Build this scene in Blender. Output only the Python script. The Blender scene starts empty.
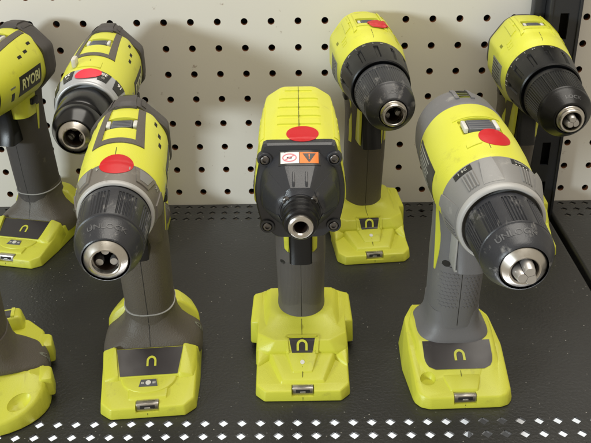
import bpy, bmesh, math, random
from mathutils import Vector, Matrix
from mathutils.bvhtree import BVHTree
random.seed(4)
R = math.radians
S = bpy.context.scene
C = S.collection
MM = 0.001

# ------------------------------------------------------------------ camera
cam_d = bpy.data.cameras.new('camera')
cam = bpy.data.objects.new('camera', cam_d); C.objects.link(cam)
cam_d.sensor_width = 36.0; cam_d.lens = 803.5 / 591 * 36
cam_d.clip_start = 0.01; cam_d.clip_end = 60
cam.location = (0, 0, 0.3796)
cam.rotation_euler = (Matrix.Rotation(0.01285, 3, 'Z') @ Matrix.Rotation(R(90 - 27.908), 3, 'X')
                      @ Matrix.Rotation(R(-1.007), 3, 'Z')).to_euler()
S.camera = cam

# ------------------------------------------------------------------ light
W = bpy.data.worlds.new('World'); S.world = W; W.use_nodes = True
W.node_tree.nodes['Background'].inputs[0].default_value = (1.0, 0.90, 0.71, 1)
W.node_tree.nodes['Background'].inputs[1].default_value = 0.48

def area_lamp(name, loc, target, sx, sy, power, col):
    d = bpy.data.lights.new(name, 'AREA'); d.shape = 'RECTANGLE'; d.size = sx; d.size_y = sy
    d.energy = power; d.color = col
    o = bpy.data.objects.new(name, d); C.objects.link(o); o.location = loc
    o.rotation_euler = (Vector(target) - Vector(loc)).to_track_quat('-Z', 'Y').to_euler()
    return o
area_lamp('open_side_light', (-2.5, -1.95, 0.78), (0, 0.66, 0.10), 0.8, 0.36, 76, (0.84, 0.95, 1.0))
area_lamp('overhead_light', (0.2, 0.62, 2.1), (0.1, 0.6, 0.0), 2.2, 1.5, 45, (1.0, 0.95, 0.86))
area_lamp('under_shelf_fill', (0.1, 0.43, -0.52), (0.1, 0.56, -0.13), 1.2, 0.06, 5.0, (0.94, 0.97, 1.0))  # added fill lamp under the deck, brightens the white box behind the perforations
S.view_settings.view_transform = 'Standard'; S.view_settings.look = 'None'
S.view_settings.gamma = 1; S.view_settings.exposure = 0.08
S.view_settings.use_curve_mapping = False

# ------------------------------------------------------------------ materials
def lin(r, g, b):
    f = lambda c: (c / 255 / 12.92) if c / 255 <= 0.04045 else ((c / 255 + 0.055) / 1.055) ** 2.4
    return (f(r), f(g), f(b), 1)
MATS = {}
def mat(name, col, rough=0.45, metal=0.0, var=0.12, vscale=30, bump=0.0, bscale=900, dust=None, dscale=60, dthr=0.62,
        spec=0.5, coat=0.0, rvar=0.12, dsoft=0.06, stretch=None):
    m = bpy.data.materials.new(name); m.use_nodes = True
    nt = m.node_tree; N = nt.nodes; L = nt.links; p = N['Principled BSDF']
    p.inputs['Roughness'].default_value = rough; p.inputs['Metallic'].default_value = metal
    p.inputs['Specular IOR Level'].default_value = spec; p.inputs['Coat Weight'].default_value = coat
    tc = N.new('ShaderNodeTexCoord')
    n1 = N.new('ShaderNodeTexNoise'); n1.inputs['Scale'].default_value = vscale; n1.inputs['Detail'].default_value = 6
    L.new(tc.outputs['Object'], n1.inputs['Vector'])
    mx = N.new('ShaderNodeMix'); mx.data_type = 'RGBA'
    mx.inputs[6].default_value = tuple(c * (1 - var) for c in col[:3]) + (1,)
    mx.inputs[7].default_value = tuple(min(1, c * (1 + var)) for c in col[:3]) + (1,)
    L.new(n1.outputs['Fac'], mx.inputs[0]); out = mx.outputs[2]
    if dust:
        n2 = N.new('ShaderNodeTexNoise'); n2.inputs['Scale'].default_value = dscale; n2.inputs['Detail'].default_value = 8
        n2.inputs['Roughness'].default_value = 0.7
        if stretch:
            mp = N.new('ShaderNodeMapping'); mp.inputs['Scale'].default_value = stretch
            L.new(tc.outputs['Object'], mp.inputs['Vector']); L.new(mp.outputs['Vector'], n2.inputs['Vector'])
        else:
            L.new(tc.outputs['Object'], n2.inputs['Vector'])
        mr = N.new('ShaderNodeMapRange'); mr.inputs['From Min'].default_value = dthr; mr.inputs['From Max'].default_value = dthr + dsoft
        mr.inputs['To Max'].default_value = dust[3]
        L.new(n2.outputs['Fac'], mr.inputs['Value'])
        m2 = N.new('ShaderNodeMix'); m2.data_type = 'RGBA'
        L.new(mr.outputs['Result'], m2.inputs[0]); L.new(out, m2.inputs[6]); m2.inputs[7].default_value = tuple(dust[:3]) + (1,)
        out = m2.outputs[2]
    L.new(out, p.inputs['Base Color'])
    if rvar:
        r2 = N.new('ShaderNodeMapRange'); r2.inputs['To Min'].default_value = max(0.02, rough - rvar); r2.inputs['To Max'].default_value = min(1, rough + rvar)
        n3 = N.new('ShaderNodeTexNoise'); n3.inputs['Scale'].default_value = vscale * 2.3; n3.inputs['Detail'].default_value = 5
        L.new(tc.outputs['Object'], n3.inputs['Vector']); L.new(n3.outputs['Fac'], r2.inputs['Value']); L.new(r2.outputs['Result'], p.inputs['Roughness'])
    if bump:
        nb = N.new('ShaderNodeTexNoise'); nb.inputs['Scale'].default_value = bscale; nb.inputs['Detail'].default_value = 3
        L.new(tc.outputs['Object'], nb.inputs['Vector'])
        b = N.new('ShaderNodeBump'); b.inputs['Strength'].default_value = bump; b.inputs['Distance'].default_value = 0.0006
        L.new(nb.outputs['Fac'], b.inputs['Height']); L.new(b.outputs['Normal'], p.inputs['Normal'])
    MATS[name] = m
    return m

mat('lime', lin(206, 207, 70), 0.38, var=0.06, bump=0.2, bscale=1300, dust=lin(142, 134, 66)[:3] + (0.5,), dscale=55, dthr=0.585, dsoft=0.16, vscale=18, rvar=0.14)
mat('lime_dark', lin(120, 124, 18), 0.5)
mat('warm_grey', lin(88, 82, 75), 0.52, var=0.14, bump=0.55, bscale=1000, dust=lin(150, 143, 126)[:3] + (0.5,), dscale=70, dthr=0.64, dsoft=0.1)
mat('neutral_grey', lin(92, 88, 87), 0.55, var=0.10, bump=0.25, bscale=1800, dust=lin(140, 135, 128)[:3] + (0.4,), dscale=70, dthr=0.64, dsoft=0.1)
mat('dark_rubber', lin(70, 66, 65), 0.6, bump=0.25, bscale=1800, dust=lin(125, 118, 106)[:3] + (0.4,), dscale=80, dthr=0.64)
mat('cool_grey', lin(106, 105, 108), 0.5, bump=0.2, bscale=1700, dust=lin(165, 163, 158)[:3] + (0.5,), dscale=60, dthr=0.62, dsoft=0.1)
mat('collar_grey', lin(126, 125, 124), 0.42, bump=0.1, dust=lin(175, 172, 165)[:3] + (0.4,), dscale=60, dthr=0.6, dsoft=0.1)
mat('collar_warm', lin(104, 99, 93), 0.45, bump=0.1, dust=lin(160, 155, 145)[:3] + (0.4,), dscale=60, dthr=0.6, dsoft=0.1)
mat('silver_paint', lin(176, 178, 182), 0.35, metal=0.3, var=0.05)
mat('rim_light', lin(166, 165, 164), 0.38, var=0.06, dust=lin(120, 112, 100)[:3] + (0.4,), dscale=90)
mat('black', lin(18, 18, 20), 0.34, spec=0.38, var=0.15, bump=0.12, bscale=1300, dust=lin(105, 102, 100)[:3] + (0.4,), dscale=110, dthr=0.64, dsoft=0.1)
mat('black_worn', lin(45, 46, 51), 0.36, var=0.25, bump=0.15, bscale=1300, dust=lin(150, 148, 146)[:3] + (0.75,), dscale=120, dthr=0.56, dsoft=0.16, stretch=(1, 0.45, 1))
mat('black_gloss', lin(22, 22, 24), 0.22, var=0.15, rvar=0.08, dust=lin(85, 80, 72)[:3] + (0.25,), dscale=70)
mat('gear_black', lin(45, 46, 51), 0.33, var=0.12, bump=0.2, bscale=1500, dust=lin(92, 90, 88)[:3] + (0.35,), dscale=70)
mat('steel', (0.58, 0.55, 0.51, 1), 0.3, metal=1.0, var=0.12, vscale=120, dust=lin(110, 92, 78)[:3] + (0.35,), dscale=140, dthr=0.6)
mat('steel_bright', (0.55, 0.53, 0.52, 1), 0.42, metal=0.85, var=0.1, vscale=120)
mat('steel_dark', (0.16, 0.15, 0.145, 1), 0.38, metal=1.0, vscale=150)
mat('bore', lin(44, 30, 22), 0.6, metal=0.3, var=0.4, vscale=200)
mat('panel_dark', lin(54, 50, 52), 0.35, var=0.08, dust=lin(120, 116, 112)[:3] + (0.3,), dscale=50)
mat('seam', lin(88, 90, 26), 0.7)
mat('seam_dark', lin(30, 28, 26), 0.8)
mat('red_sticker', lin(188, 18, 28), 0.42, var=0.08, bump=0.35, bscale=160)
mat('pink_sticker', lin(240, 44, 64), 0.45, var=0.08, bump=0.35, bscale=160)
mat('orange', lin(232, 118, 34), 0.45)
mat('white_print', lin(226, 224, 218), 0.5, var=0.04)
mat('grey_print', lin(150, 150, 142), 0.5, var=0.04)
mat('sleeve_print', lin(88, 88, 90), 0.5, dust=lin(60, 60, 62)[:3] + (0.8,), dscale=160, dthr=0.5)
mat('pale_print', lin(205, 205, 160), 0.5, var=0.04)
mat('label_grey', lin(120, 122, 112), 0.45)
mat('label_dark', lin(40, 40, 40), 0.4)
mat('switch_grey', lin(92, 93, 98), 0.4)
mat('switch_white', lin(205, 204, 200), 0.4)
mat('lever', lin(200, 196, 186), 0.45)
mat('pink_print', lin(200, 120, 130), 0.5)

def shelf_mat():
    m = mat('shelf_black', lin(43, 43, 43), 0.38, var=0.14, vscale=9, spec=0.5, rvar=0.13, bump=0.0)
    nt = m.node_tree; N = nt.nodes; L = nt.links; p = N['Principled BSDF']
    tc = N.new('ShaderNodeTexCoord')
    n = N.new('ShaderNodeTexNoise'); n.inputs['Scale'].default_value = 420; n.inputs['Detail'].default_value = 2
    L.new(tc.outputs['Object'], n.inputs['Vector'])
    b = N.new('ShaderNodeBump'); b.inputs['Strength'].default_value = 0.36; b.inputs['Distance'].default_value = 0.0008
    L.new(n.outputs['Fac'], b.inputs['Height']); L.new(b.outputs['Normal'], p.inputs['Normal'])
    # dust specks
    v = N.new('ShaderNodeTexVoronoi'); v.inputs['Scale'].default_value = 300
    L.new(tc.outputs['Object'], v.inputs['Vector'])
    lt = N.new('ShaderNodeMath'); lt.operation = 'LESS_THAN'; lt.inputs[1].default_value = 0.13
    L.new(v.outputs['Distance'], lt.inputs[0])
    sp = N.new('ShaderNodeSeparateColor'); L.new(v.outputs['Color'], sp.inputs[0])
    gt = N.new('ShaderNodeMath'); gt.operation = 'GREATER_THAN'; gt.inputs[1].default_value = 0.83
    L.new(sp.outputs[0], gt.inputs[0])
    mu = N.new('ShaderNodeMath'); mu.operation = 'MULTIPLY'; L.new(lt.outputs[0], mu.inputs[0]); L.new(gt.outputs[0], mu.inputs[1])
    m3 = N.new('ShaderNodeMath'); m3.operation = 'MULTIPLY'; L.new(mu.outputs[0], m3.inputs[0]); L.new(sp.outputs[1], m3.inputs[1])
    src = p.inputs['Base Color'].links[0].from_socket
    mx = N.new('ShaderNodeMix'); mx.data_type = 'RGBA'; mx.inputs[7].default_value = lin(165, 163, 158)
    L.new(m3.outputs[0], mx.inputs[0]); L.new(src, mx.inputs[6]); L.new(mx.outputs[2], p.inputs['Base Color'])
shelf_mat()
mat('peg_paint', lin(219, 214, 205), 0.5, var=0.035, vscale=5, bump=0.08, bscale=500, dust=lin(124, 92, 64)[:3] + (0.6,), dscale=70, dthr=0.645, dsoft=0.06)
mat('fibre', lin(112, 70, 42), 0.9, var=0.3, vscale=400)
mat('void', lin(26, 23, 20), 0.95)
mat('post_black', lin(38, 39, 43), 0.35, bump=0.15, bscale=600, dust=lin(120, 118, 115)[:3] + (0.5,), dscale=60, dthr=0.66)
mat('backing_white', lin(236, 237, 240), 0.6, var=0.10, vscale=14)
mat('carton_dark', lin(40, 38, 36), 0.6)

# ------------------------------------------------------------------ mesh helpers (all in millimetres)
class B:
    def __init__(s): s.v = []; s.f = []; s.mi = []
    def add(s, v, f, mi=0):
        o = len(s.v); s.v += [tuple(p) for p in v]; s.f += [tuple(i + o for i in q) for q in f]; s.mi += [mi] * len(f); return s
    def join(s, o, mi=0): return s.add(o.v, o.f, mi)
    def bvh(s): return BVHTree.FromPolygons([Vector(p) for p in s.v], s.f)
    def xf(s, M): s.v = [tuple(M @ Vector(p)) for p in s.v]; return s
    def move(s, x, y, z): s.v = [(p[0] + x, p[1] + y, p[2] + z) for p in s.v]; return s

def loft(rings, cap0=True, cap1=True):
    b = B(); n = len(rings[0]); v = [p for r in rings for p in r]; f = []
    for i in range(len(rings) - 1):
        for j in range(n):
            k = (j + 1) % n
            f.append((i * n + j, i * n + k, (i + 1) * n + k, (i + 1) * n + j))
    if cap0: f.append(tuple(range(n - 1, -1, -1)))
    if cap1: f.append(tuple((len(rings) - 1) * n + j for j in range(n)))
    return b.add(v, f)

def lathe(prof, zc=165, xc=0, seg=96, rf=None, y0=0, a0=0, a1=2 * math.pi):
    """prof: list of (y, r); axis along local Y at height zc"""
    rings = []
    for (y, r) in prof:
        rings.append([(xc + math.cos(t) * rr, y + y0, zc + math.sin(t) * rr) for t in
                      [-2 * math.pi * j / seg for j in range(seg)] for rr in [r if rf is None else rf(y, r, t)]])
    return loft(rings, prof[0][1] < 0.02, prof[-1][1] < 0.02)

def hull(pts, bev=1.0, seg=2):
    bm = bmesh.new()
    for p in pts: bm.verts.new(p)
    bmesh.ops.remove_doubles(bm, verts=bm.verts, dist=0.001)
    r = bmesh.ops.convex_hull(bm, input=bm.verts)
    bmesh.ops.delete(bm, geom=[g for g in r['geom_interior'] if isinstance(g, bmesh.types.BMVert)], context='VERTS')
    bmesh.ops.dissolve_limit(bm, angle_limit=R(1.5), verts=bm.verts, edges=bm.edges)
    if bev: bmesh.ops.bevel(bm, geom=list(bm.edges), offset=bev, segments=seg, profile=0.5, affect='EDGES', clamp_overlap=True)
    bmesh.ops.recalc_face_normals(bm, faces=bm.faces)
    b = B(); b.add([v.co[:] for v in bm.verts], [[v.index for v in f.verts] for f in bm.faces if not bm.verts.index_update()])
    bm.free(); return b

def box(x0, x1, y0, y1, z0, z1, bev=0.4, seg=2):
    return hull([(x, y, z) for x in (x0, x1) for y in (y0, y1) for z in (z0, z1)], bev, seg)

def prism(poly, z0, z1, inset=0, bev=0.6):
    """convex plan outline [(x,y)] extruded in z"""
    return hull([(x, y, z0) for x, y in poly] + [(x, y, z1) for x, y in poly], bev)

def facet_ring(y, fac, k, n=112, zc=165):
    pts = []
    for j in range(n):
        t = -2 * math.pi * (j + 0.5) / n + math.pi / 2
        d = 0
        for deg, p in fac:
            c = math.cos(t - R(deg))
            if c > 0: d += (c / p) ** k
        r = d ** (-1 / k)
        pts.append((math.cos(t) * r, y, zc + math.sin(t) * r))
    return pts

def sup_ring(z, cy, a, bfront, n=2.5, seg=56, back=None, xc=0):
    pts = []
    for j in range(seg):
        t = 2 * math.pi * j / seg
        c, s = math.cos(t), math.sin(t)
        bb = bfront if s < 0 else (back or bfront)
        pts.append((xc + a * math.copysign(abs(c) ** (2 / n), c), cy + bb * math.copysign(abs(s) ** (2 / n), s), z))
    return pts

def link(name, b, m, parent=None, angle=32, smooth=True):
    me = bpy.data.meshes.new(name)
    me.from_pydata([(p[0] * MM, p[1] * MM, p[2] * MM) for p in b.v], [], b.f)
    ms = m if isinstance(m, (list, tuple)) else [m]
    for q in ms: me.materials.append(MATS[q])
    if len(ms) > 1: me.polygons.foreach_set('material_index', b.mi)
    me.validate(); me.update()
    bm = bmesh.new(); bm.from_mesh(me); bmesh.ops.recalc_face_normals(bm, faces=bm.faces); bm.to_mesh(me); bm.free()
    if smooth:
        me.polygons.foreach_set('use_smooth', [True] * len(me.polygons)); me.set_sharp_from_angle(angle=R(angle))
    o = bpy.data.objects.new(name, me); C.objects.link(o); o.parent = parent
    return o

def cut(o, cutters):
    """carve cutters (B) out of mesh object o, for good"""
    tmp = []
    for c in cutters:
        t = link('cutter', c, 'void'); t.parent = o.parent
        md = o.modifiers.new('b', 'BOOLEAN'); md.operation = 'DIFFERENCE'; md.object = t; md.solver = 'EXACT'; md.use_self = True; tmp.append(t)
    bpy.context.view_layer.update()
    me = bpy.data.meshes.new_from_object(o.evaluated_get(bpy.context.evaluated_depsgraph_get()))
    o.modifiers.clear(); old = o.data; nm = old.name; o.data = me; bpy.data.meshes.remove(old); me.name = nm
    for t in tmp:
        d = t.data; bpy.data.objects.remove(t); bpy.data.meshes.remove(d)
    while len(me.materials) > 1: me.materials.pop()
    me.polygons.foreach_set('material_index', [0] * len(me.polygons))
    me.polygons.foreach_set('use_smooth', [True] * len(me.polygons)); me.set_sharp_from_angle(angle=R(32))

# --- surface patches: a 2-D grid laid on existing parts along a direction
class Frame:
    def __init__(s, O, U, V, bv):
        s.O = Vector(O); s.U = Vector(U).normalized(); s.V = Vector(V).normalized()
        s.D = -(s.U.cross(s.V)).normalized(); s.bv = bv if isinstance(bv, list) else [bv]
        s.last = 0
    def hit(s, a, b, lift):
        p = s.O + s.U * a + s.V * b; best = None
        for t in s.bv:
            h = t.ray_cast(p, s.D, 400)
            if h[0] is not None and (best is None or h[3] < best): best = h[3]
        if best is None: best = s.last
        s.last = best
        return p + s.D * (best - lift)

def quad(p00, p10, p11, p01, nu=10, nv=10):
    g = []
    for j in range(nv + 1):
        v = j / nv; row = []
        for i in range(nu + 1):
            u = i / nu
            row.append(tuple((1 - u) * (1 - v) * p00[k] + u * (1 - v) * p10[k] + u * v * p11[k] + (1 - u) * v * p01[k] for k in (0, 1)))
        g.append(row)
    return g
def rect(a0, a1, b0, b1, nu=10, nv=10): return quad((a0, b0), (a1, b0), (a1, b1), (a0, b1), nu, nv)
def disc(ca, cb, r, n=14, ry=None):
    g = []; ry = ry or r
    for j in range(n + 1):
        row = []
        for i in range(n + 1):
            x, y = 2 * i / n - 1, 2 * j / n - 1
            row.append((ca + r * x * math.sqrt(1 - y * y / 2), cb + ry * y * math.sqrt(1 - x * x / 2)))
        g.append(row)
    return g
def strip(pts, w):
    L, Rr = [], []
    for i, p in enumerate(pts):
        a = pts[max(0, i - 1)]; c = pts[min(len(pts) - 1, i + 1)]
        dx, dy = c[0] - a[0], c[1] - a[1]; l = math.hypot(dx, dy) or 1
        ww = w if not callable(w) else w(i / (len(pts) - 1))
        L.append((p[0] - dy / l * ww / 2, p[1] + dx / l * ww / 2)); Rr.append((p[0] + dy / l * ww / 2, p[1] - dx / l * ww / 2))
    return [Rr, L]
def patch(fr, grid, lift=0.3, thick=0.8):
    nv, nu = len(grid), len(grid[0]); b = B(); v = []
    for row in grid:
        for (a, c) in row: v.append(fr.hit(a, c, lift))
    f = [(j * nu + i, j * nu + i + 1, (j + 1) * nu + i + 1, (j + 1) * nu + i) for j in range(nv - 1) for i in range(nu - 1)]
    per = [i for i in range(nu)] + [j * nu + nu - 1 for j in range(1, nv)] + [(nv - 1) * nu + i for i in range(nu - 2, -1, -1)] + [j * nu for j in range(nv - 2, 0, -1)]
    base = len(v)
    for i in per: v.append(v[i] + fr.D * thick)
    m = len(per)
    for i in range(m):
        k = (i + 1) % m; f.append((per[k], per[i], base + i, base + k))
    f.append(tuple(base + i for i in range(m - 1, -1, -1)))
    return b.add(v, f)

_tc = {}
def text_flat(txt, bold=0.0, shear=0.0):
    key = (txt, bold, shear)
    if key not in _tc:
        cu = bpy.data.curves.new('lettering', 'FONT'); cu.body = txt; cu.size = 1; cu.align_x = 'CENTER'; cu.align_y = 'CENTER'
        cu.offset = bold; cu.shear = shear; cu.resolution_u = 3
        o = bpy.data.objects.new('lettering', cu); C.objects.link(o); bpy.context.view_layer.update()
        me = bpy.data.meshes.new_from_object(o.evaluated_get(bpy.context.evaluated_depsgraph_get()))
        bm = bmesh.new(); bm.from_mesh(me); bmesh.ops.triangulate(bm, faces=bm.faces)
        bmesh.ops.subdivide_edges(bm, edges=[e for e in bm.edges if e.calc_length() > 0.3], cuts=1); bmesh.ops.triangulate(bm, faces=bm.faces)
        bm.verts.index_update()
        _tc[key] = ([v.co[:2] for v in bm.verts], [[v.index for v in f.verts] for f in bm.faces])
        bm.free(); bpy.data.objects.remove(o); bpy.data.curves.remove(cu); bpy.data.meshes.remove(me)
    return _tc[key]
def text_on(fr, txt, ca, cb, h, wscale=1.0, rot=0, lift=0.5, bold=0.0, shear=0.0):
    v, f = text_flat(txt, bold, shear); c, s = math.cos(rot), math.sin(rot); b = B()
    return b.add([fr.hit(ca + (x * wscale * c - y * s) * h, cb + (x * wscale * s + y * c) * h, lift) for x, y in v], f)
def text_lathe(txt, h, prof, y0, phi, zc=165, wscale=1.0, lift=0.35, bold=0.02, flip=1, xc=0):
    """lettering wrapped round a turned part; prof(y)->radius, phi the angle (deg, 90 = top) of its middle; its top points to +Y (rear)"""
    v, f = text_flat(txt, bold, 0); b = B(); r0 = prof(y0); out = []
    for x, y in v:
        yy = y0 + y * h * flip; r = prof(yy) + lift; t = R(phi) - x * flip * h * wscale / r0
        out.append((xc + math.cos(t) * r, yy, zc + math.sin(t) * r))
    return b.add(out, f)
def interp(tab):
    def fn(y):
        if y <= tab[0][0]: return tab[0][1]
        for (a, ra), (c, rc) in zip(tab, tab[1:]):
            if y <= c: return ra + (rc - ra) * (y - a) / max(1e-6, c - a)
        return tab[-1][1]
    return fn

def thing(name, label, cat, loc, yaw=0, group=None):
    o = bpy.data.objects.new(name, None); C.objects.link(o)
    o.empty_display_size = 0.03
    o.location = (loc[0] * MM, loc[1] * MM, loc[2] * MM); o.rotation_euler = (0, 0, R(yaw))
    o['label'] = label; o['category'] = cat
    if group: o['group'] = group
    return o
def structure(o, label=None, cat=None):
    o['kind'] = 'structure'
    if label: o['label'] = label
    if cat: o['category'] = cat
    return o

# ------------------------------------------------------------------ the shelf, wall and upright
WALL = 758.0
def deck(x0, x1, y0, y1, rows, t=1.5, xs=12.7, phase=0.0, d=3.75):
    """sheet with rows of diamond perforations (rows = y of hole centres)"""
    b = B(); b.v = []; rowset = sorted(rows); half = 6.35
    # y bands
    segs = []; y = y0
    for ry in rowset:
        if ry - half > y + 0.01: segs.append((y, ry - half, None))
        segs.append((ry - half, ry + half, ry)); y = ry + half
    if y < y1: segs.append((y, y1, None))
    n0 = math.ceil((x0 + 3 - phase) / xs + 0.5); n1 = math.floor((x1 - 3 - phase) / xs - 0.5)
    cx = [phase + xs * i for i in range(n0, n1 + 1)]
    for (a, c, ry) in segs:
        if ry is None:
            b.add([(x0, a, 0), (x1, a, 0), (x1, c, 0), (x0, c, 0)], [(0, 1, 2, 3)])
            b.add([(x0, a, -t), (x1, a, -t), (x1, c, -t), (x0, c, -t)], [(3, 2, 1, 0)])
        else:
            e0, e1 = cx[0] - xs / 2, cx[-1] + xs / 2
            for (p, q) in ((x0, e0), (e1, x1)):
                b.add([(p, a, 0), (q, a, 0), (q, c, 0), (p, c, 0)], [(0, 1, 2, 3)])
                b.add([(p, a, -t), (q, a, -t), (q, c, -t), (p, c, -t)], [(3, 2, 1, 0)])
            for x in cx:
                o = [(x - xs / 2, a), (x, a), (x + xs / 2, a), (x + xs / 2, ry), (x + xs / 2, c), (x, c), (x - xs / 2, c), (x - xs / 2, ry)]
                h = [(x, ry - d), (x + d * 1.03, ry), (x, ry + d), (x - d * 1.03, ry)]
                for z, fl in ((0, 0), (-t, 1)):
                    v = [(p[0], p[1], z) for p in o + h]
                    f = [(0, 1, 8, 11), (0, 11, 7), (1, 2, 9, 8), (2, 3, 9), (3, 4, 10, 9)][:0]
                    f = [(0, 1, 8), (0, 8, 11), (0, 11, 7), (1, 2, 8), (2, 9, 8), (2, 3, 9), (3, 4, 9), (4, 10, 9), (4, 5, 10), (5, 6, 10), (6, 11, 10), (6, 7, 11)]
                    b.add(v, [tuple(reversed(q)) if fl else q for q in f])
                v = [(p[0], p[1], z) for z in (0, -t) for p in h]
                b.add(v, [(i, (i + 1) % 4, 4 + (i + 1) % 4, 4 + i) for i in range(4)])
    return b
front_rows = [422.2 - 12.7 * i for i in range(3)]
rear_rows = [724.2 + 13.2 * i for i in range(3)]
SX0, SX1 = -560, 243.5
PH = -69.9
def rounded_edge(x, y0, y1, sgn, r=3.0, drop=26):
    rings = []
    for y in (y0, y1):
        p = [(x, y, 0)] + [(x + sgn * r * math.sin(R(a)), y, -r + r * math.cos(R(a))) for a in range(15, 91, 15)] + [(x + sgn * r, y, -drop), (x + sgn * (r - 1.5), y, -drop), (x + sgn * (r - 1.5), y, -r), (x, y, -1.6)]
        rings.append(p)
    return loft(rings)
b = deck(SX0, SX1, 384, WALL - 1.0, front_rows + rear_rows, phase=PH)
b.join(rounded_edge(SX1, 384, WALL - 1.0, 1)); b.join(rounded_edge(SX0, 384, WALL - 1.0, -1))
lip = []
for x in (SX0, SX1):
    lip.append([(x, 384, 0), (x, 382, -0.6), (x, 381, -2.5), (x, 381, -34), (x, 383, -34), (x, 383, -3), (x, 384, -1.6)])
b.join(loft(lip))
structure(link('shelf', b, 'shelf_black', smooth=False), 'black perforated metal shelf the power tools stand on', 'shelf')
b = deck(254.5, 700, 384, WALL - 1.0, front_rows + rear_rows, phase=PH + 12.7 * 25 + 6.5)
b.join(rounded_edge(254.5, 384, WALL - 1.0, -1))
structure(link('shelf', b, 'shelf_black', smooth=False), 'neighbouring black shelf past the narrow gap by the upright', 'shelf')

def pegboard(x0, x1, z0, z1, px, pz, r=3.3, t=5.0, n=18):
    b = B(); cells = []
    xs = [px + 25.4 * i for i in range(-60, 60) if x0 + 12 < px + 25.4 * i < x1 - 12]
    zs = [pz + 25.4 * i for i in range(-60, 60) if z0 + 5 < pz + 25.4 * i < z1 - 5]
    X = [x0] + [x + 12.7 for x in xs[:-1]] + [x1]; Z = [z0] + [z + 12.7 for z in zs[:-1]] + [z1]
    for i, x in enumerate(xs):
        for k, z in enumerate(zs):
            xa, xb, za, zb = X[i], X[i + 1], Z[k], Z[k + 1]
            ring = [(x + r * math.cos(2 * math.pi * (j + .5) / n), z + r * math.sin(2 * math.pi * (j + .5) / n)) for j in range(n)]
            # square point on each ray from the hole
            sq = []
            for j in range(n):
                t_ = 2 * math.pi * (j + .5) / n; c, s = math.cos(t_), math.sin(t_)
                m = min(((xb - x) / c if c > 0 else (xa - x) / c) if abs(c) > 1e-6 else 1e9, ((zb - z) / s if s > 0 else (za - z) / s) if abs(s) > 1e-6 else 1e9)
                sq.append((x + c * m, z + s * m))
            v = [(p[0], WALL, p[1]) for p in ring] + [(p[0], WALL, p[1]) for p in sq] + [(xb, WALL, zb), (xa, WALL, zb), (xa, WALL, za), (xb, WALL, za)]
            f = []
            for j in range(n):
                q = (j + 1) % n
                A, Bq = sq[j], sq[q]
                onx = lambda P: abs(P[0] - xa) < 1e-6 or abs(P[0] - xb) < 1e-6
                if abs(A[0] - Bq[0]) > 1e-6 and abs(A[1] - Bq[1]) > 1e-6:
                    mid = (max(A[0], Bq[0]) if A[0] > x else min(A[0], Bq[0]), max(A[1], Bq[1]) if A[1] > z else min(A[1], Bq[1]))
                    ci = 2 * n + (0 if mid[0] > x and mid[1] > z else 1 if mid[0] < x and mid[1] > z else 2 if mid[0] < x else 3)
                    f.append((j, n + j, ci, n + q, q))
                else: f.append((j, n + j, n + q, q))
            b.add(v, f, 0)
            # bevelled lip and fibre wall of the drilled hole
            w = []
            for (rr, yy) in ((r, WALL), (r - 0.18, WALL + 0.5), (r - 0.18, WALL + t)):
                w += [(x + rr * math.cos(2 * math.pi * (j + .5) / n), yy, z + rr * math.sin(2 * math.pi * (j + .5) / n)) for j in range(n)]
            b.add(w, [(s * n + j, s * n + (j + 1) % n, (s + 1) * n + (j + 1) % n, (s + 1) * n + j) for s in (0, 1) for j in range(n)], 1)
    return b
pb = link('pegboard', pegboard(-520, 216, -60, 330, -80.3, 192.25 - 25.4 * 7), ['peg_paint', 'fibre'], angle=25)
structure(pb, 'cream painted pegboard wall behind the tools', 'pegboard')
pb = link('pegboard', pegboard(254, 640, -60, 330, 267.2 + 25.4 * 1, 192.05 - 25.4 * 7), ['peg_paint', 'fibre'], angle=25)
structure(pb, 'narrow strip of cream pegboard right of the black upright', 'pegboard')
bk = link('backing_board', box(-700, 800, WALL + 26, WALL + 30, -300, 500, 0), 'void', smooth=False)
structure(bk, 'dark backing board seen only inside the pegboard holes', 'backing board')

# slotted upright
up = thing('shelf_upright', 'black slotted metal upright between the two pegboard panels', 'upright', (236, WALL - 10, -60))
U0, U1 = -22.5, 20.5
b = B()
face = -16
slots = [(70 + 42 * i) for i in range(8)]
xa, xb = -2.0, 6.0
zprev = 0
def fq(x0, x1, z0, z1, y=face): b.add([(x0, y, z0), (x1, y, z0), (x1, y, z1), (x0, y, z1)], [(0, 1, 2, 3)])
fq(-9.5, xa, 0, 400); fq(xb, 14, 0, 400)
for s in slots:
    fq(xa, xb, zprev, s); zprev = s + 24
fq(xa, xb, zprev, 400)
for s in slots:
    for (p, q) in (((xa, s), (xb, s)), ((xb, s), (xb, s + 24)), ((xb, s + 24), (xa, s + 24)), ((xa, s + 24), (xa, s))):
        b.add([(p[0], face, p[1]), (q[0], face, q[1]), (q[0], face + 3, q[1]), (p[0], face + 3, p[1])], [(0, 1, 2, 3)])
link('slotted_channel', b, 'post_black', up, smooth=False)
link('channel_side', box(14.03, 17.0, face - 2, 8, 0, 400, 0.8), 'post_black', up)
link('channel_side', box(-12.5, -9.53, face - 2, 8, 0, 400, 0.8), 'post_black', up)
link('flange', box(-23, -12.6, -4, 8, 0, 400, 1.0), 'post_black', up)
link('flange', box(17.1, 20.5, -3, 8, 0, 400, 0.8), 'post_black', up)
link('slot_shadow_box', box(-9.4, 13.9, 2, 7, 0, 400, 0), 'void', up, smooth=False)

# below the shelf: white box added to make the perforations bright, and a dark carton
cr = link('perforation_backing', box(-460, 660, 560, 720, -260, -40, 2), 'backing_white'); cr['label'] = 'white box added under the shelf to make the front perforations look bright'; cr['category'] = 'carton'
cr2 = link('dark_carton', box(146, 184, 545, 556, -260, -60, 1), 'carton_dark'); cr2['label'] = 'small dark carton under the shelf below the grey-handled drill'; cr2['category'] = 'carton'

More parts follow.
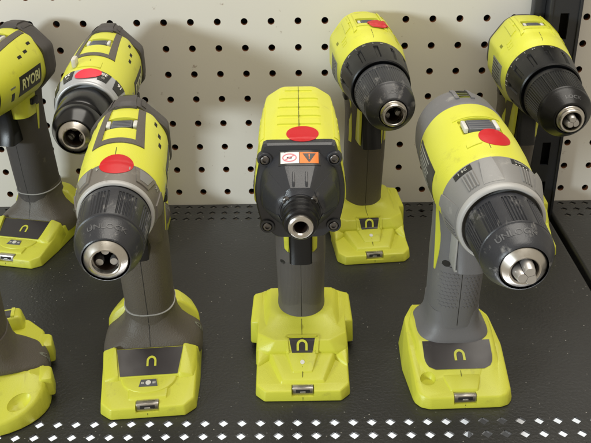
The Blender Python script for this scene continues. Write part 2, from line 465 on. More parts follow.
# ------------------------------------------------------------------ tool parts
def knurl(groups, per, duty, depth, ya, yb, full=False):
    """ribbed grip: groups of grooves round the sleeve between ya and yb"""
    def rf(y, r, t):
        if not (ya <= y <= yb): return r
        ph = (t / (2 * math.pi) * groups) % 1.0
        if full or ph < duty:
            q = (ph / duty * per) % 1.0 if not full else (t / (2 * math.pi) * groups * per) % 1.0
            if q < 0.45: return r - depth
        return r
    return rf

def chuck(par, y0, zc, kind, words, phi=90, worn=None, rs=1.0):
    """y0 = local y of the nose; s runs rearward"""
    if kind == 'A':      # hammer drill chuck
        prof = [(2.6, 12.9), (3.0, 13.6), (5.0, 14.8), (9, 16.6), (13, 18.2), (15.5, 18.9), (17.5, 19.0), (18.5, 18.7), (19, 19.4), (20.4, 19.6), (20.5, 19.65), (43, 20.9), (43.1, 20.9), (46, 21.0), (48.5, 20.4), (50, 19.0)]
        rf = knurl(8, 6, 0.72, 0.55, 20.45, 43.05); m = 'black_worn'
    elif kind == 'smooth':
        prof = [(2.6, 12.9), (3.0, 13.6), (8, 16.6), (12, 18.4), (16, 19.0), (19, 19.1), (20, 18.2), (21.5, 18.2), (22.5, 19.6), (24, 20.2), (46, 21.2), (48.5, 20.6), (50, 19)]
        rf = None; m = 'black_gloss'
    elif kind == 'C':
        prof = [(2.6, 13.1), (3.0, 13.8), (5, 15.2), (9, 17.2), (12, 18.8), (14, 19.6), (15.5, 19.9), (16.5, 19.6), (17, 20.1), (17.5, 20.2), (17.6, 20.2), (42, 21.4), (42.1, 21.4), (45.5, 21.4), (48, 20.6), (49, 19)]
        rf = knurl(9, 5, 0.62, 0.75, 17.55, 42.05); m = 'black_worn'
    else:                # B compact
        prof = [(2.6, 11.2), (3.0, 12.2), (3.8, 12.9), (11.5, 17.7), (12.8, 18.8), (14.2, 19.6), (16.5, 20.0), (17.2, 19.5), (18.0, 20.1), (18.4, 20.2), (18.5, 20.2), (45, 22.6), (45.1, 22.6), (50, 22.8), (52, 22.2), (54, 20)]
        rf = knurl(1, 72, 1.0, 0.5, 18.45, 45.05, True); m = worn or 'black'
    prof = [(a, r * rs) for a, r in prof]
    pf = interp(prof)
    sl = link('chuck_sleeve', lathe(prof, zc, seg=288 if rf else 96, rf=rf, y0=y0), m, par, angle=28)
    for (txt, h, yy, ph) in words:
        link('sleeve_lettering', text_lathe(txt, h, lambda y: pf(y - y0), y0 + yy, ph, zc, wscale=1.25, lift=0.22), 'sleeve_print', sl, smooth=False)
    ro = 12.5 * rs if kind != 'B' else 10.8
    ri = 7.3 * rs if kind != 'B' else 7.0
    if kind == 'B':
        p = [(22, 0.01), (22, ri - 0.5), (2, ri - 0.5), (-1.6, ri), (-2.2, ri + 0.4), (-2.2, ri + 1.5), (-1.4, ri + 2.2), (1.0, ri + 2.3), (1.6, ro - 0.6), (3.2, ro), (5, ro)]
    else:
        p = [(22, 0.01), (22, ri - 0.6), (2, ri - 0.6), (0.4, ri), (0.0, ri + 0.5), (0.0, ri + 1.1), (0.5, ri + 1.6), (2.9, ro - 0.5), (3.6, ro), (6, ro)]
    n = link('nose_ring', lathe(p, zc, seg=80, y0=y0), 'steel', par, angle=25)
    link('bore', lathe([(21, 0.01), (21, ri - 0.75), (3.0, ri - 0.75), (3.0, ri - 0.65), (21.4, ri - 0.65), (21.4, 0.01)], zc, seg=48, y0=y0), 'bore', par)
    return pf

def jaws(par, y0, zc, out, rad, rot=90, big=3.7, open_=0.0):
    """three steel jaws; out = how far they stand out of the nose"""
    for k in range(3):
        a = R(rot + 120 * k); c, s = math.cos(a), math.sin(a)
        rings = []
        for (yy, ro, rr) in ((14, rad + 1.6, big), (6, rad + 0.9, big), (-out + 4, rad + 0.2, big), (-out + 0.5, rad - 0.25, big - 0.25), (-out, rad - 0.3, big - 0.55)):
            pr = []
            for j in range(20):
                t = 2 * math.pi * j / 20
                rx, ry_ = rr * math.cos(t), rr * math.sin(t)
                # flat inner faces meeting at 120 degrees
                px_, py_ = ro + rx, ry_
                lim = (px_ - open_) * 1.70
                py_ = max(-max(lim, 0.05), min(max(lim, 0.05), py_)); px_ = max(px_, open_ + 0.05)
                pr.append((px_ * c - py_ * s, y0 + yy, zc + px_ * s + py_ * c))
            rings.append(pr)
        link('jaw', loft(rings), 'steel_bright', par, angle=40)

def body(stations, k=10, zc=165):
    """stations: (y, {deg: dist}) or (y, r)"""
    rings = []
    for st in stations:
        y, d = st[0], st[1]; kk = st[2] if len(st) > 2 else k
        base = {a: d for a in range(0, 360, 30)} if not isinstance(d, dict) else d
        rings.append(facet_ring(y, list(base.items()), kk, zc=zc))
    fine = [rings[0]]
    for a, c in zip(rings, rings[1:]):
        m = max(1, int(abs(c[0][1] - a[0][1]) / 3.0))
        for i in range(1, m + 1): fine.append([tuple(p[k] + (q[k] - p[k]) * i / m for k in range(3)) for p, q in zip(a, c)])
    return loft(fine)

def round_fac(r, top=None, side=None, bot=None):
    d = {a: r for a in range(0, 360, 30)}
    if top: d[90] = top; d[60] = d[120] = r * 0.5 + top * 0.52
    if side: d[0] = d[180] = side
    if bot: d[270] = bot
    return d

def speed_switch(par, bv, hous, ys, w=9.5, l=11, top=33, zc=165, kind='grey', xo=0, up=0.0):
    """recess carved in the housing top with a sliding switch inside"""
    fr = Frame((xo, 0, 260), (1, 0, 0), (0, 1, 0), bv)
    zt = fr.hit(0, ys, 0).z + up
    cut(hous, [box(xo - w - 1.4, xo + w + 1.4, ys - l / 2 - 1.2, ys + l / 2 + 1.2, zt - 4.2 - up * 0.6, zt + 8, 0.7)])
    sw = link('speed_switch', box(xo - w + 3, xo + w - 3, ys - l / 2 + 1.6, ys + l / 2 - 1.2, zt - 4.1, zt - 0.7, 0.8), 'switch_grey', par)
    for sx in (-1, 1):
        link('switch_end', box(xo + sx * (w - 1.3) - 1.3, xo + sx * (w - 1.3) + 1.3, ys - l / 2 + 2.2, ys + l / 2 - 2.4, zt - 4.1, zt - 0.5, 0.6), 'switch_white', sw)
    for i in range(4):
        yy = ys - l / 2 + 3 + i * (l - 6) / 3
        link('switch_rib', box(xo - w + 4, xo + w - 4, yy - 0.35, yy + 0.35, zt - 1.0, zt - 0.3, 0.15), 'switch_grey', sw)
    return fr

def handle(par, mat_, yb, yt, a=18.0, bdep=21.5, zb=38, zt=150, seam=True, flare=0.0):
    tab = [(zb, a + 0.4 + flare, bdep + 1.0 + flare), (zb + 6, a, bdep + .6), (zb + 30, a + 0.3, bdep + 0.5), (zb + 55, a + 0.8, bdep - 0.5), (zb + 75, a + .6, bdep - 1.0), (zb + 95, a + 0.8, bdep + 1.5), (zt, a + 2.0, bdep + 6)]
    rings = []
    for i in range(29):
        z = zb + (zt - zb) * i / 28
        A = interp([(t[0], t[1]) for t in tab])(z); D = interp([(t[0], t[2]) for t in tab])(z)
        cy = yb + (yt - yb) * (z - zb) / (zt - zb)
        rings.append(sup_ring(z, cy, A, D, 2.5))
    hb = loft(rings)
    o = link('handle', hb, mat_, par)
    bv = hb.bvh()
    if seam:
        fr = Frame((0, -300, 0), (1, 0, 0), (0, 0, 1), bv)
        link('handle_seam', patch(fr, strip([(0, z) for z in range(int(zb) + 2, 108, 3)], 0.45), 0.07, 0.5), 'seam_dark', o)
    return o, bv

def horseshoe(fr, ca, cb, w, h, t):
    r = w / 2; pts = [(ca - r, cb - h / 2)]
    pts += [(ca - r * math.cos(R(a)), cb + h / 2 - r + r * math.sin(R(a))) for a in range(0, 181, 15)]
    pts.append((ca + r, cb - h / 2))
    return patch(fr, strip(pts, t), 0.85, 0.7)

def bit_clip(par, y, z, w=15, h=5.2):
    """folded steel clip for a screwdriver bit in the toe"""
    o = link('bit_clip', hull([(x, yy, zz) for x in (-w / 2, w / 2) for yy, zz in ((y - 2.2, z), (y - 1.2, z + h), (y + 5, z), (y + 5, z + h))], 0.5), 'steel', par)
    link('clip_slot', hull([(x, yy, zz) for x in (-w * 0.33, w * 0.33) for yy, zz in ((y - 2.15, z + h * 0.36), (y - 1.75, z + h * 0.78), (y + 3, z + h * 0.36), (y + 3, z + h * 0.78))], 0.2), 'seam_dark', o)
    link('clip_finger', box(-w * 0.13, w * 0.13, y - 2.3, y + 1, z + h * 0.3, z + h * 0.55, 0.2), 'steel_bright', o)
    return o

def foot_B(par):
    """all-lime stepped foot; y = -45 is the front edge"""
    F = -45.0
    b = B()
    toe = [(-27.5, F), (27.5, F), (34, F + 7), (34.5, F + 50), (-34.5, F + 50), (-34, F + 7)]
    b.join(hull([(x, y, 0) for x, y in toe] + [(-26.5, F + 1.2, 8.5), (26.5, F + 1.2, 8.5), (33, F + 8, 9.5), (33.5, F + 50, 14), (-33.5, F + 50, 14), (-33, F + 8, 9.5)], 1.1, 3))
    # raised centre tray behind the clip
    b.join(hull([(-17, F + 7, 6), (17, F + 7, 6), (-15, F + 9.5, 11.8), (15, F + 9.5, 11.8), (-28, F + 36, 6), (28, F + 36, 6), (-13, F + 18, 14), (13, F + 18, 14), (-24, F + 36, 18), (24, F + 36, 18)], 1.0))
    b.join(hull([(-8, F + 14, 8), (8, F + 14, 8), (-7, F + 16, 14.5), (7, F + 16, 14.5), (-15, F + 36, 8), (15, F + 36, 8), (-12, F + 34, 20), (12, F + 34, 20)], 0.9))
    # sloping shoulders
    for s in (-1, 1): b.join(hull([(s * 33.5, F + 22, 6), (s * 33, F + 26, 13.5), (s * 22, F + 34, 6), (s * 23, F + 34, 15), (s * 34, F + 50, 6), (s * 33, F + 45, 21), (s * 22, F + 45, 21)], 1.2))
    # main block with a projecting brow
    b.join(hull([(-34.5, F + 36, 4), (34.5, F + 36, 4), (-34, F + 38, 18), (34, F + 38, 18), (-24, F + 33, 19), (24, F + 33, 19), (-20, F + 36, 27), (20, F + 36, 27), (-33, F + 46, 27), (33, F + 46, 27),
                 (-35, F + 100, 4), (35, F + 100, 4), (-33, F + 98, 29), (33, F + 98, 29), (-22, F + 110, 4), (22, F + 110, 4), (-22, F + 108, 27), (22, F + 108, 27)], 1.1, 3))
    for s in (-1, 1):
        b.join(hull([(s * 30, F + 60, 6), (s * 39.5, F + 62, 6), (s * 30, F + 60, 27), (s * 38.8, F + 62, 26), (s * 30, F + 98, 6), (s * 39.5, F + 96, 6), (s * 30, F + 98, 30), (s * 37.5, F + 95, 30)], 1.4))
    # collar under the handle
    b.join(hull([(-31, F + 44, 23), (31, F + 44, 23), (-33, F + 100, 23), (33, F + 100, 23), (-17, F + 61, 32.5), (17, F + 61, 32.5), (-25, F + 70, 33), (25, F + 70, 33), (-26, F + 98, 34), (26, F + 98, 34)], 2.5, 3))
    bv = b.bvh()
    o = link('foot', b, 'lime', par)
    cut(o, [box(-8, 8, F - 3, F + 7.5, 3.8, 13, 0.3)])
    fr = Frame((0, -200, 120), (1, 0, 0), (0, 0.62, 0.78), bv)
    def vv(y, z): return (Vector((0, y, z)) - fr.O).dot(fr.V)
    c = vv(F + 35, 23)
    pan = link('magnet_panel', patch(fr, quad((-9.5, c + 5.5), (9.5, c + 5.5), (7.5, c - 5.2), (-7.5, c - 5.2)), 0.25, 1), 'panel_dark', o)
    link('magnet_symbol', horseshoe(fr, 0, c, 6.4, 7.2, 1.7), 'lime', pan)
    rim = [(-10.6, c - 5.6), (-11.6, c + 7.2), (11.6, c + 7.2), (10.6, c - 5.6)]
    pts = []
    for p, q in zip(rim, rim[1:]): pts += [(p[0] + (q[0] - p[0]) * i / 10, p[1] + (q[1] - p[1]) * i / 10) for i in range(11)]
    link('panel_rim', patch(fr, strip(pts[:11], 1.8), 0.9, 1.5), 'lime', o); link('panel_rim', patch(fr, strip(pts[22:], 1.8), 0.9, 1.5), 'lime', o)
    link('panel_rim', patch(fr, strip(pts[11:22], 1.8), 0.9, 1.5), 'lime', o)
    fd = Frame((0, 0, 200), (1, 0, 0), (0, 1, 0), bv)
    link('pilot_light', patch(fr, disc(0, vv(F + 24, 16.5), 1.6, 8), 0.4, 0.8), 'white_print', o)
    link('foot_seam', patch(fr, strip([(0, vv(F + 22, 14)), (0, vv(F + 12, 12))], 0.4), 0.06, 0.4), 'seam', o)
    link('foot_seam', patch(fd, strip([(0, F + 34 + i * 2) for i in range(13)], 0.4), 0.06, 0.4), 'seam', o)
    ff = Frame((0, -200, 0), (1, 0, 0), (0, 0, 1), bv)
    link('foot_seam', patch(ff, strip([(0, 0.8), (0, 3.6)], 0.5), 0.06, 0.4), 'seam', o)
    bit_clip(o, F + 4.5, 4.2)
    return o, bv

def foot_A(par, variant=0):
    """lime foot under a grey rubber overmould with a wide dark magnet tray"""
    F = -45.0; b = B()
    if variant == 1:
        ol = [(40 * math.sin(R(a)), F + 30 - 30 * math.cos(R(a))) for a in range(-90, 91, 12)]
        lo = [(x, y, 0) for x, y in ol]; hi = [(x * 0.95, y + 1.8, 9 + (y - F) * 0.36) for x, y in ol] + [(-26, F + 34, 24), (26, F + 34, 24)]
        b.join(hull(lo + hi + [(-39, F + 90, 0), (39, F + 90, 0), (-37, F + 88, 22), (37, F + 88, 22), (-26, F + 110, 0), (26, F + 110, 0), (-25, F + 107, 22), (25, F + 107, 22)], 1.8, 3))
        for s in (-1, 1):
            for y0 in (F + 28, F + 68):
                b.join(hull([(s * 34, y0, 5), (s * 43.5, y0 + 1, 5), (s * 34, y0, 21), (s * 42.5, y0 + 1, 20), (s * 34, y0 + 15, 5), (s * 43.5, y0 + 14, 5), (s * 34, y0 + 15, 23), (s * 42.5, y0 + 14, 22)], 1.5))
        b.join(hull([(-24, F + 92, 10), (24, F + 92, 10), (-24, F + 114, 10), (24, F + 114, 10), (-22, F + 94, 34), (22, F + 94, 34), (-20, F + 112, 31), (20, F + 112, 31)], 2.5, 3))
    else:
        toe = [(-26, F), (26, F), (33.5, F + 7), (35.5, F + 35), (36, F + 90), (27, F + 110), (-27, F + 110), (-36, F + 90), (-35.5, F + 35), (-33.5, F + 7)]
        b.join(hull([(x, y, 0) for x, y in toe] + [(-25, F + 1.3, 8.5), (25, F + 1.3, 8.5), (32.3, F + 8, 9.5), (34, F + 40, 16), (34.5, F + 88, 20), (26, F + 108, 19), (-26, F + 108, 19), (-34.5, F + 88, 20), (-34, F + 40, 16), (-32.3, F + 8, 9.5)], 1.2, 3))
        # half-round tray lip
        pts = []
        for a in range(-90, 91, 15):
            x, y = 21.5 * math.sin(R(a)), F + 27 - 16 * math.cos(R(a)); pts += [(x, y, 6), (x * 0.93, y + 1.5, 14.2 - 1.2 * math.cos(R(a)))]
        b.join(hull(pts + [(-19, F + 32, 15.5), (19, F + 32, 15.5)], 0.9))
        b.join(hull([(-14, F + 6, 6), (14, F + 6, 6), (-13, F + 9, 11.5), (13, F + 9, 11.5), (-15, F + 22, 6), (15, F + 22, 6), (-14, F + 20, 13.2), (14, F + 20, 13.2)], 0.9))
        # cheeks both sides of the panel, and the sloped bed
        b.join(hull([(-24, F + 26, 10), (24, F + 26, 10), (-24, F + 27, 15.5), (24, F + 27, 15.5), (-26, F + 56, 10), (26, F + 56, 10), (-25, F + 50, 23.5), (25, F + 50, 23.5)], 0.8))
        for s in (-1, 1):
            b.join(hull([(s * 20.5, F + 25, 8), (s * 33.5, F + 24, 8), (s * 21.5, F + 27, 17), (s * 31, F + 27, 14.5), (s * 23, F + 54, 8), (s * 35.5, F + 54, 8), (s * 24.5, F + 50, 26.5), (s * 34, F + 50, 23)], 0.9))
        for s in (-1, 1):   # rear lobes
            b.join(hull([(s * 6, F + 80, 10), (s * 36.5, F + 84, 10), (s * 6, F + 86, 40), (s * 22, F + 88, 39), (s * 35, F + 89, 27), (s * 6, F + 112, 10), (s * 28, F + 111, 10), (s * 6, F + 107, 40), (s * 20, F + 106, 37), (s * 29, F + 104, 28)], 2.2, 3))
    bv = b.bvh(); o = link('foot', b, 'lime', par)
    # overmould
    rings = []
    cyo = F + (58 if variant else 80)
    tab = [(10, 37.2, 27), (16, 36.6, 29), (20, 34.6, 30), (23, 31.5, 29.5), (26.5, 27, 27.5), (31, 22.4, 24.8), (36, 19.6, 22.6), (42, 18.7, 21.8), (50, 18.3, 21.5)]
    if variant: tab = [(8, 40.2, 15), (15, 40.0, 16), (20, 38.5, 18), (23, 34, 21), (26, 27, 23), (30, 22, 23), (36, 18.5, 22), (50, 16.8, 21.5)]
    for (z, a, d) in tab: rings.append(sup_ring(z, cyo, a, d, 2.6 if z > 40 else 5.5 if z < 27 else 3.4, 72, back=d if variant else min(d, 12 + max(0, z - 17) * 0.45)))
    ob = loft(rings); om = link('overmould', ob, 'warm_grey', o, angle=50)
    obv = ob.bvh()
    fsm = Frame((0, -200, 200), (1, 0, 0), (0, 0.7071, 0.7071), obv)
    vq = lambda y, z: (Vector((0, y, z)) - fsm.O).dot(fsm.V)
    link('overmould_seam', patch(fsm, strip([(0, vq(cyo - 29, 22) + i * 1.6) for i in range(16)], 0.45), 0.07, 0.5), 'seam_dark', om)
    frs = Frame((200, cyo, 0), (0, 1, 0), (0, 0, 1), obv)
    link('side_mark', text_on(frs, 'ID', 0, 19, 6.5, 1.3, R(90), 0.3, 0.03), 'label_grey', om, smooth=False)
    if variant == 1:
        frd = Frame((0, 0, 200), (1, 0, 0), (0, 1, 0), bv)
        pan = link('rear_window', patch(frd, rect(-14, 14, F + 95, F + 107), 0.3, 1), 'panel_dark', o)
        for (g) in ([(15.5, F + 93), (15.5, F + 109)], [(-15.5, F + 93), (-15.5, F + 109)]):
            link('window_rim', patch(frd, strip([(g[0][0], g[0][1] + (g[1][1] - g[0][1]) * i / 8) for i in range(9)], 2.5), 1.4, 2), 'lime', o)
        dent = []
        for a in range(0, 360, 20):
            for e in (-60, -30, 0, 30, 60):
                u, v, w_ = 9 * math.cos(R(a)) * math.cos(R(e)), 5.2 * math.sin(R(a)) * math.cos(R(e)), 4.5 * math.sin(R(e))
                dent.append((20 + u * 0.88 - v * 0.47, F + 15 + u * 0.47 + v * 0.88, 15.2 + w_ + u * 0.12 + v * 0.3))
        cut(o, [hull(dent, 0)])
        return o, bv
    fr = Frame((0, -200, 120), (1, 0, 0), (0, 0.55, 0.835), bv)
    def vv(y, z): return (Vector((0, y, z)) - fr.O).dot(fr.V)
    v0, v1 = vv(F + 27.5, 15.8), vv(F + 49.5, 23.2)
    pan = link('magnet_panel', patch(fr, quad((-20.3, v0), (20.3, v0), (24, v1), (-24, v1), 16, 8), 0.5, 1.2), 'panel_dark', o)
    link('magnet_symbol', horseshoe(fr, 1.5, (v0 + v1) / 2, 5.6, 6.2, 1.5), 'lime', pan)
    frd = Frame((0, 0, 200), (1, 0, 0), (0, 1, 0), bv)
    bp = link('button_plate', patch(frd, quad((-6.6, F + 17.5), (6.6, F + 17.5), (5.4, F + 24), (-5.4, F + 24)), 0.4, 0.9), 'switch_grey', o)
    link('button', patch(frd, disc(0, F + 20.6, 1.9, 8), 0.9, 0.9), 'white_print', bp)
    for sx in (-1, 1):
        for k in (-1, 0, 1): link('button_mark', patch(frd, rect(sx * 4.0 + k * 0.75 - 0.22, sx * 4.0 + k * 0.75 + 0.22, F + 19.8, F + 21.4, 1, 1), 0.6, 0.3), 'white_print', bp)
    cut(o, [box(-8.2, 8.2, F - 3, F + 7.5, 4.2, 14, 0.3)])
    bit_clip(o, F + 4.5, 4.6, 15.5, 5.4)
    ff = Frame((0, -200, 0), (1, 0, 0), (0, 0, 1), bv)
    link('foot_seam', patch(ff, strip([(0, 0.8), (0, 4)], 0.5), 0.06, 0.4), 'seam', o)
    return o, bv

def foot_C(par):
    """broad rounded lime foot of the grey hammer drill"""
    F = -45.0; b = B()
    toe = [(-25, F), (25, F), (31, F + 2.5), (35, F + 8), (38, F + 45), (36, F + 78), (26, F + 98), (-26, F + 98), (-36, F + 78), (-38, F + 45), (-35, F + 8), (-31, F + 2.5)]
    top = [(-24, F + 2, 9), (24, F + 2, 9), (30, F + 4, 9.5), (33, F + 9, 10), (34, F + 45, 22), (32, F + 78, 25), (24, F + 95, 25), (-24, F + 95, 25), (-32, F + 78, 25), (-34, F + 45, 22), (-33, F + 9, 10), (-30, F + 4, 9.5)]
    b.join(hull([(x, y, 0) for x, y in toe] + top, 2.2, 3))
    b.join(hull([(-31, F + 16, 8), (31, F + 16, 8), (-20, F + 14, 12), (20, F + 14, 12), (-28, F + 44, 27), (28, F + 44, 27), (-34, F + 60, 8), (34, F + 60, 8), (-30, F + 70, 29), (30, F + 70, 29), (-25, F + 88, 27), (25, F + 88, 27)], 2.2, 3))
    b.join(hull([(-10, F + 5, 6), (10, F + 5, 6), (-9.5, F + 7, 12), (9.5, F + 7, 12), (-16, F + 22, 8), (16, F + 22, 8), (-14, F + 20, 15), (14, F + 20, 15)], 1.0))
    bv = b.bvh(); o = link('foot', b, 'lime', par)
    cut(o, [box(-8, 8, F - 3, F + 6.5, 3.6, 14, 0.3),
            hull([(-24 + 5.5 * math.cos(R(t)) * q, F + 17 + 5.5 * math.sin(R(t)) * q, z) for t in range(0, 360, 20) for q, z in ((0.75, 10.2), (1.0, 13.2), (1.15, 22))], 0)])
    # overmould flare under the handle
    rings = []
    for (z, a, d) in [(20, 27.5, 25), (27, 27, 24.6), (29, 25.8, 24.2), (32, 22.6, 23), (36, 20, 21.9), (41, 18.9, 21.4), (50, 18.3, 21)]:
        rings.append(sup_ring(z, F + 66, a, d, 3.4, 72))
    ob = loft(rings); link('overmould', ob, 'cool_grey', o, angle=50)
    fr = Frame((0, -200, 120), (1, 0, 0), (0, 0.55, 0.835), bv)
    def vv(y, z): return (Vector((0, y, z)) - fr.O).dot(fr.V)
    v0, v1 = vv(F + 24.5, 16), vv(F + 43.5, 27)
    g = []
    for j in range(11):
        t = j / 10; v = v0 + (v1 - v0) * t
        k = min(1, t / 0.45); w = 17.5 + 7.0 * math.sqrt(max(0, 1 - (1 - k) ** 2)); g.append([(-w + 2 * w * i / 16, v) for i in range(17)])
    pan = link('magnet_panel', patch(fr, g, 0.45, 1.2), 'panel_dark', o)
    link('magnet_symbol', horseshoe(fr, 1, (v0 + v1) / 2 - 0.5, 6.2, 6.8, 1.7), 'lime', pan)
    bit_clip(o, F + 4.0, 4.2, 15.5, 5.6)
    ff = Frame((0, -200, 0), (1, 0, 0), (0, 0, 1), bv)
    link('foot_seam', patch(ff, strip([(0, 0.8), (0, 3.4)], 0.5), 0.06, 0.4), 'seam', o)
    link('foot_seam', patch(fr, strip([(0, v0 - 1), (0, v0 - 5)], 0.4), 0.06, 0.4), 'seam', o)
    return o, bv

def trigger(par, yf, z0, z1, w, m, depth=14):
    rings = []
    for i in range(13):
        t = i / 12; z = z0 + (z1 - z0) * t
        bow = 2.2 * math.sin(math.pi * t) - 2.6 * (1 - t) ** 3
        rings.append([(x * w, yf + y + bow, z) for x, y in ((-1, depth), (-1, 2.2), (-0.82, 0.7), (-0.45, 0), (0, -0.2), (0.45, 0), (0.82, 0.7), (1, 2.2), (1, depth))])
    return link('trigger', loft(rings), m, par, angle=45)

def red_dot(par, bvs, at, normal, r=9.6, m='red_sticker', tilt=0, sq=1.0, n=16, lift=0.28):
    nrm = Vector(normal).normalized(); U = Vector((math.cos(R(tilt)), math.sin(R(tilt)), 0)); U = (U - nrm * U.dot(nrm)).normalized(); V = nrm.cross(U)
    fr = Frame(Vector(at) + nrm * 60, U, V, bvs)
    return link('round_sticker', patch(fr, disc(0, 0, r, n, r * sq), lift, 0.22), m, par, angle=60)

def dark_slots(par, fr, rects, m='seam_dark', lift=0.1):
    for (a0, a1, b0, b1) in rects:
        link('vent_slot', patch(fr, rect(a0, a1, b0, b1, 4, 2), lift, 0.5), m, par)

def side_frame(bv, side, zc=165): 
    return Frame((side * 200, 0, 0), (0, side, 0), (0, 0, 1), bv)

def brand_label(par, bv, side, ya, yb, z0, z1, txt='RYOBI', slant=3):
    """dark side plate with the maker's lettering; ya..yb local y range"""
    fr = side_frame(bv, side); a0, a1 = sorted((ya * side, yb * side))
    o = link('side_label', patch(fr, quad((a0, z0), (a1, z0), (a1 + slant, z1), (a0 + slant, z1), 14, 10), 0.3, 0.6), 'label_dark', par)
    link('label_lettering', text_on(fr, txt, (a0 + a1 + slant) / 2, (z0 + z1) / 2, (z1 - z0) * 0.74, (a1 - a0) / ((z1 - z0) * 0.74) / 3.45, 0, 0.55, 0.03, 0.12), 'pale_print', o, smooth=False)
    return o
def spec_label(par, bv, side, ya, yb, z0, z1):
    fr = side_frame(bv, side); a0, a1 = sorted((ya * side, yb * side))
    o = link('rating_label', patch(fr, rect(a0, a1, z0, z1, 14, 10), 0.3, 0.6), 'label_grey', par)
    n = 7
    for i in range(n):
        zz = z1 - (i + 0.8) * (z1 - z0) / (n + 0.6); l = random.uniform(0.55, 0.92)
        link('label_line', patch(fr, rect(a0 + 1.2, a0 + 1.2 + (a1 - a0 - 2.4) * l, zz - 0.45, zz + 0.45, 10, 1), 0.45, 0.3), 'label_dark', o)
    return o

def collar_numbers(par, zc, rad, y, phis, nums, h=5, m='white_print', y0=0):
    for ph, n in zip(phis, nums):
        link('collar_number', text_lathe(n, h, rad, y, ph, zc, 1.1, 0.3, 0.03, -1), m, par, smooth=False)

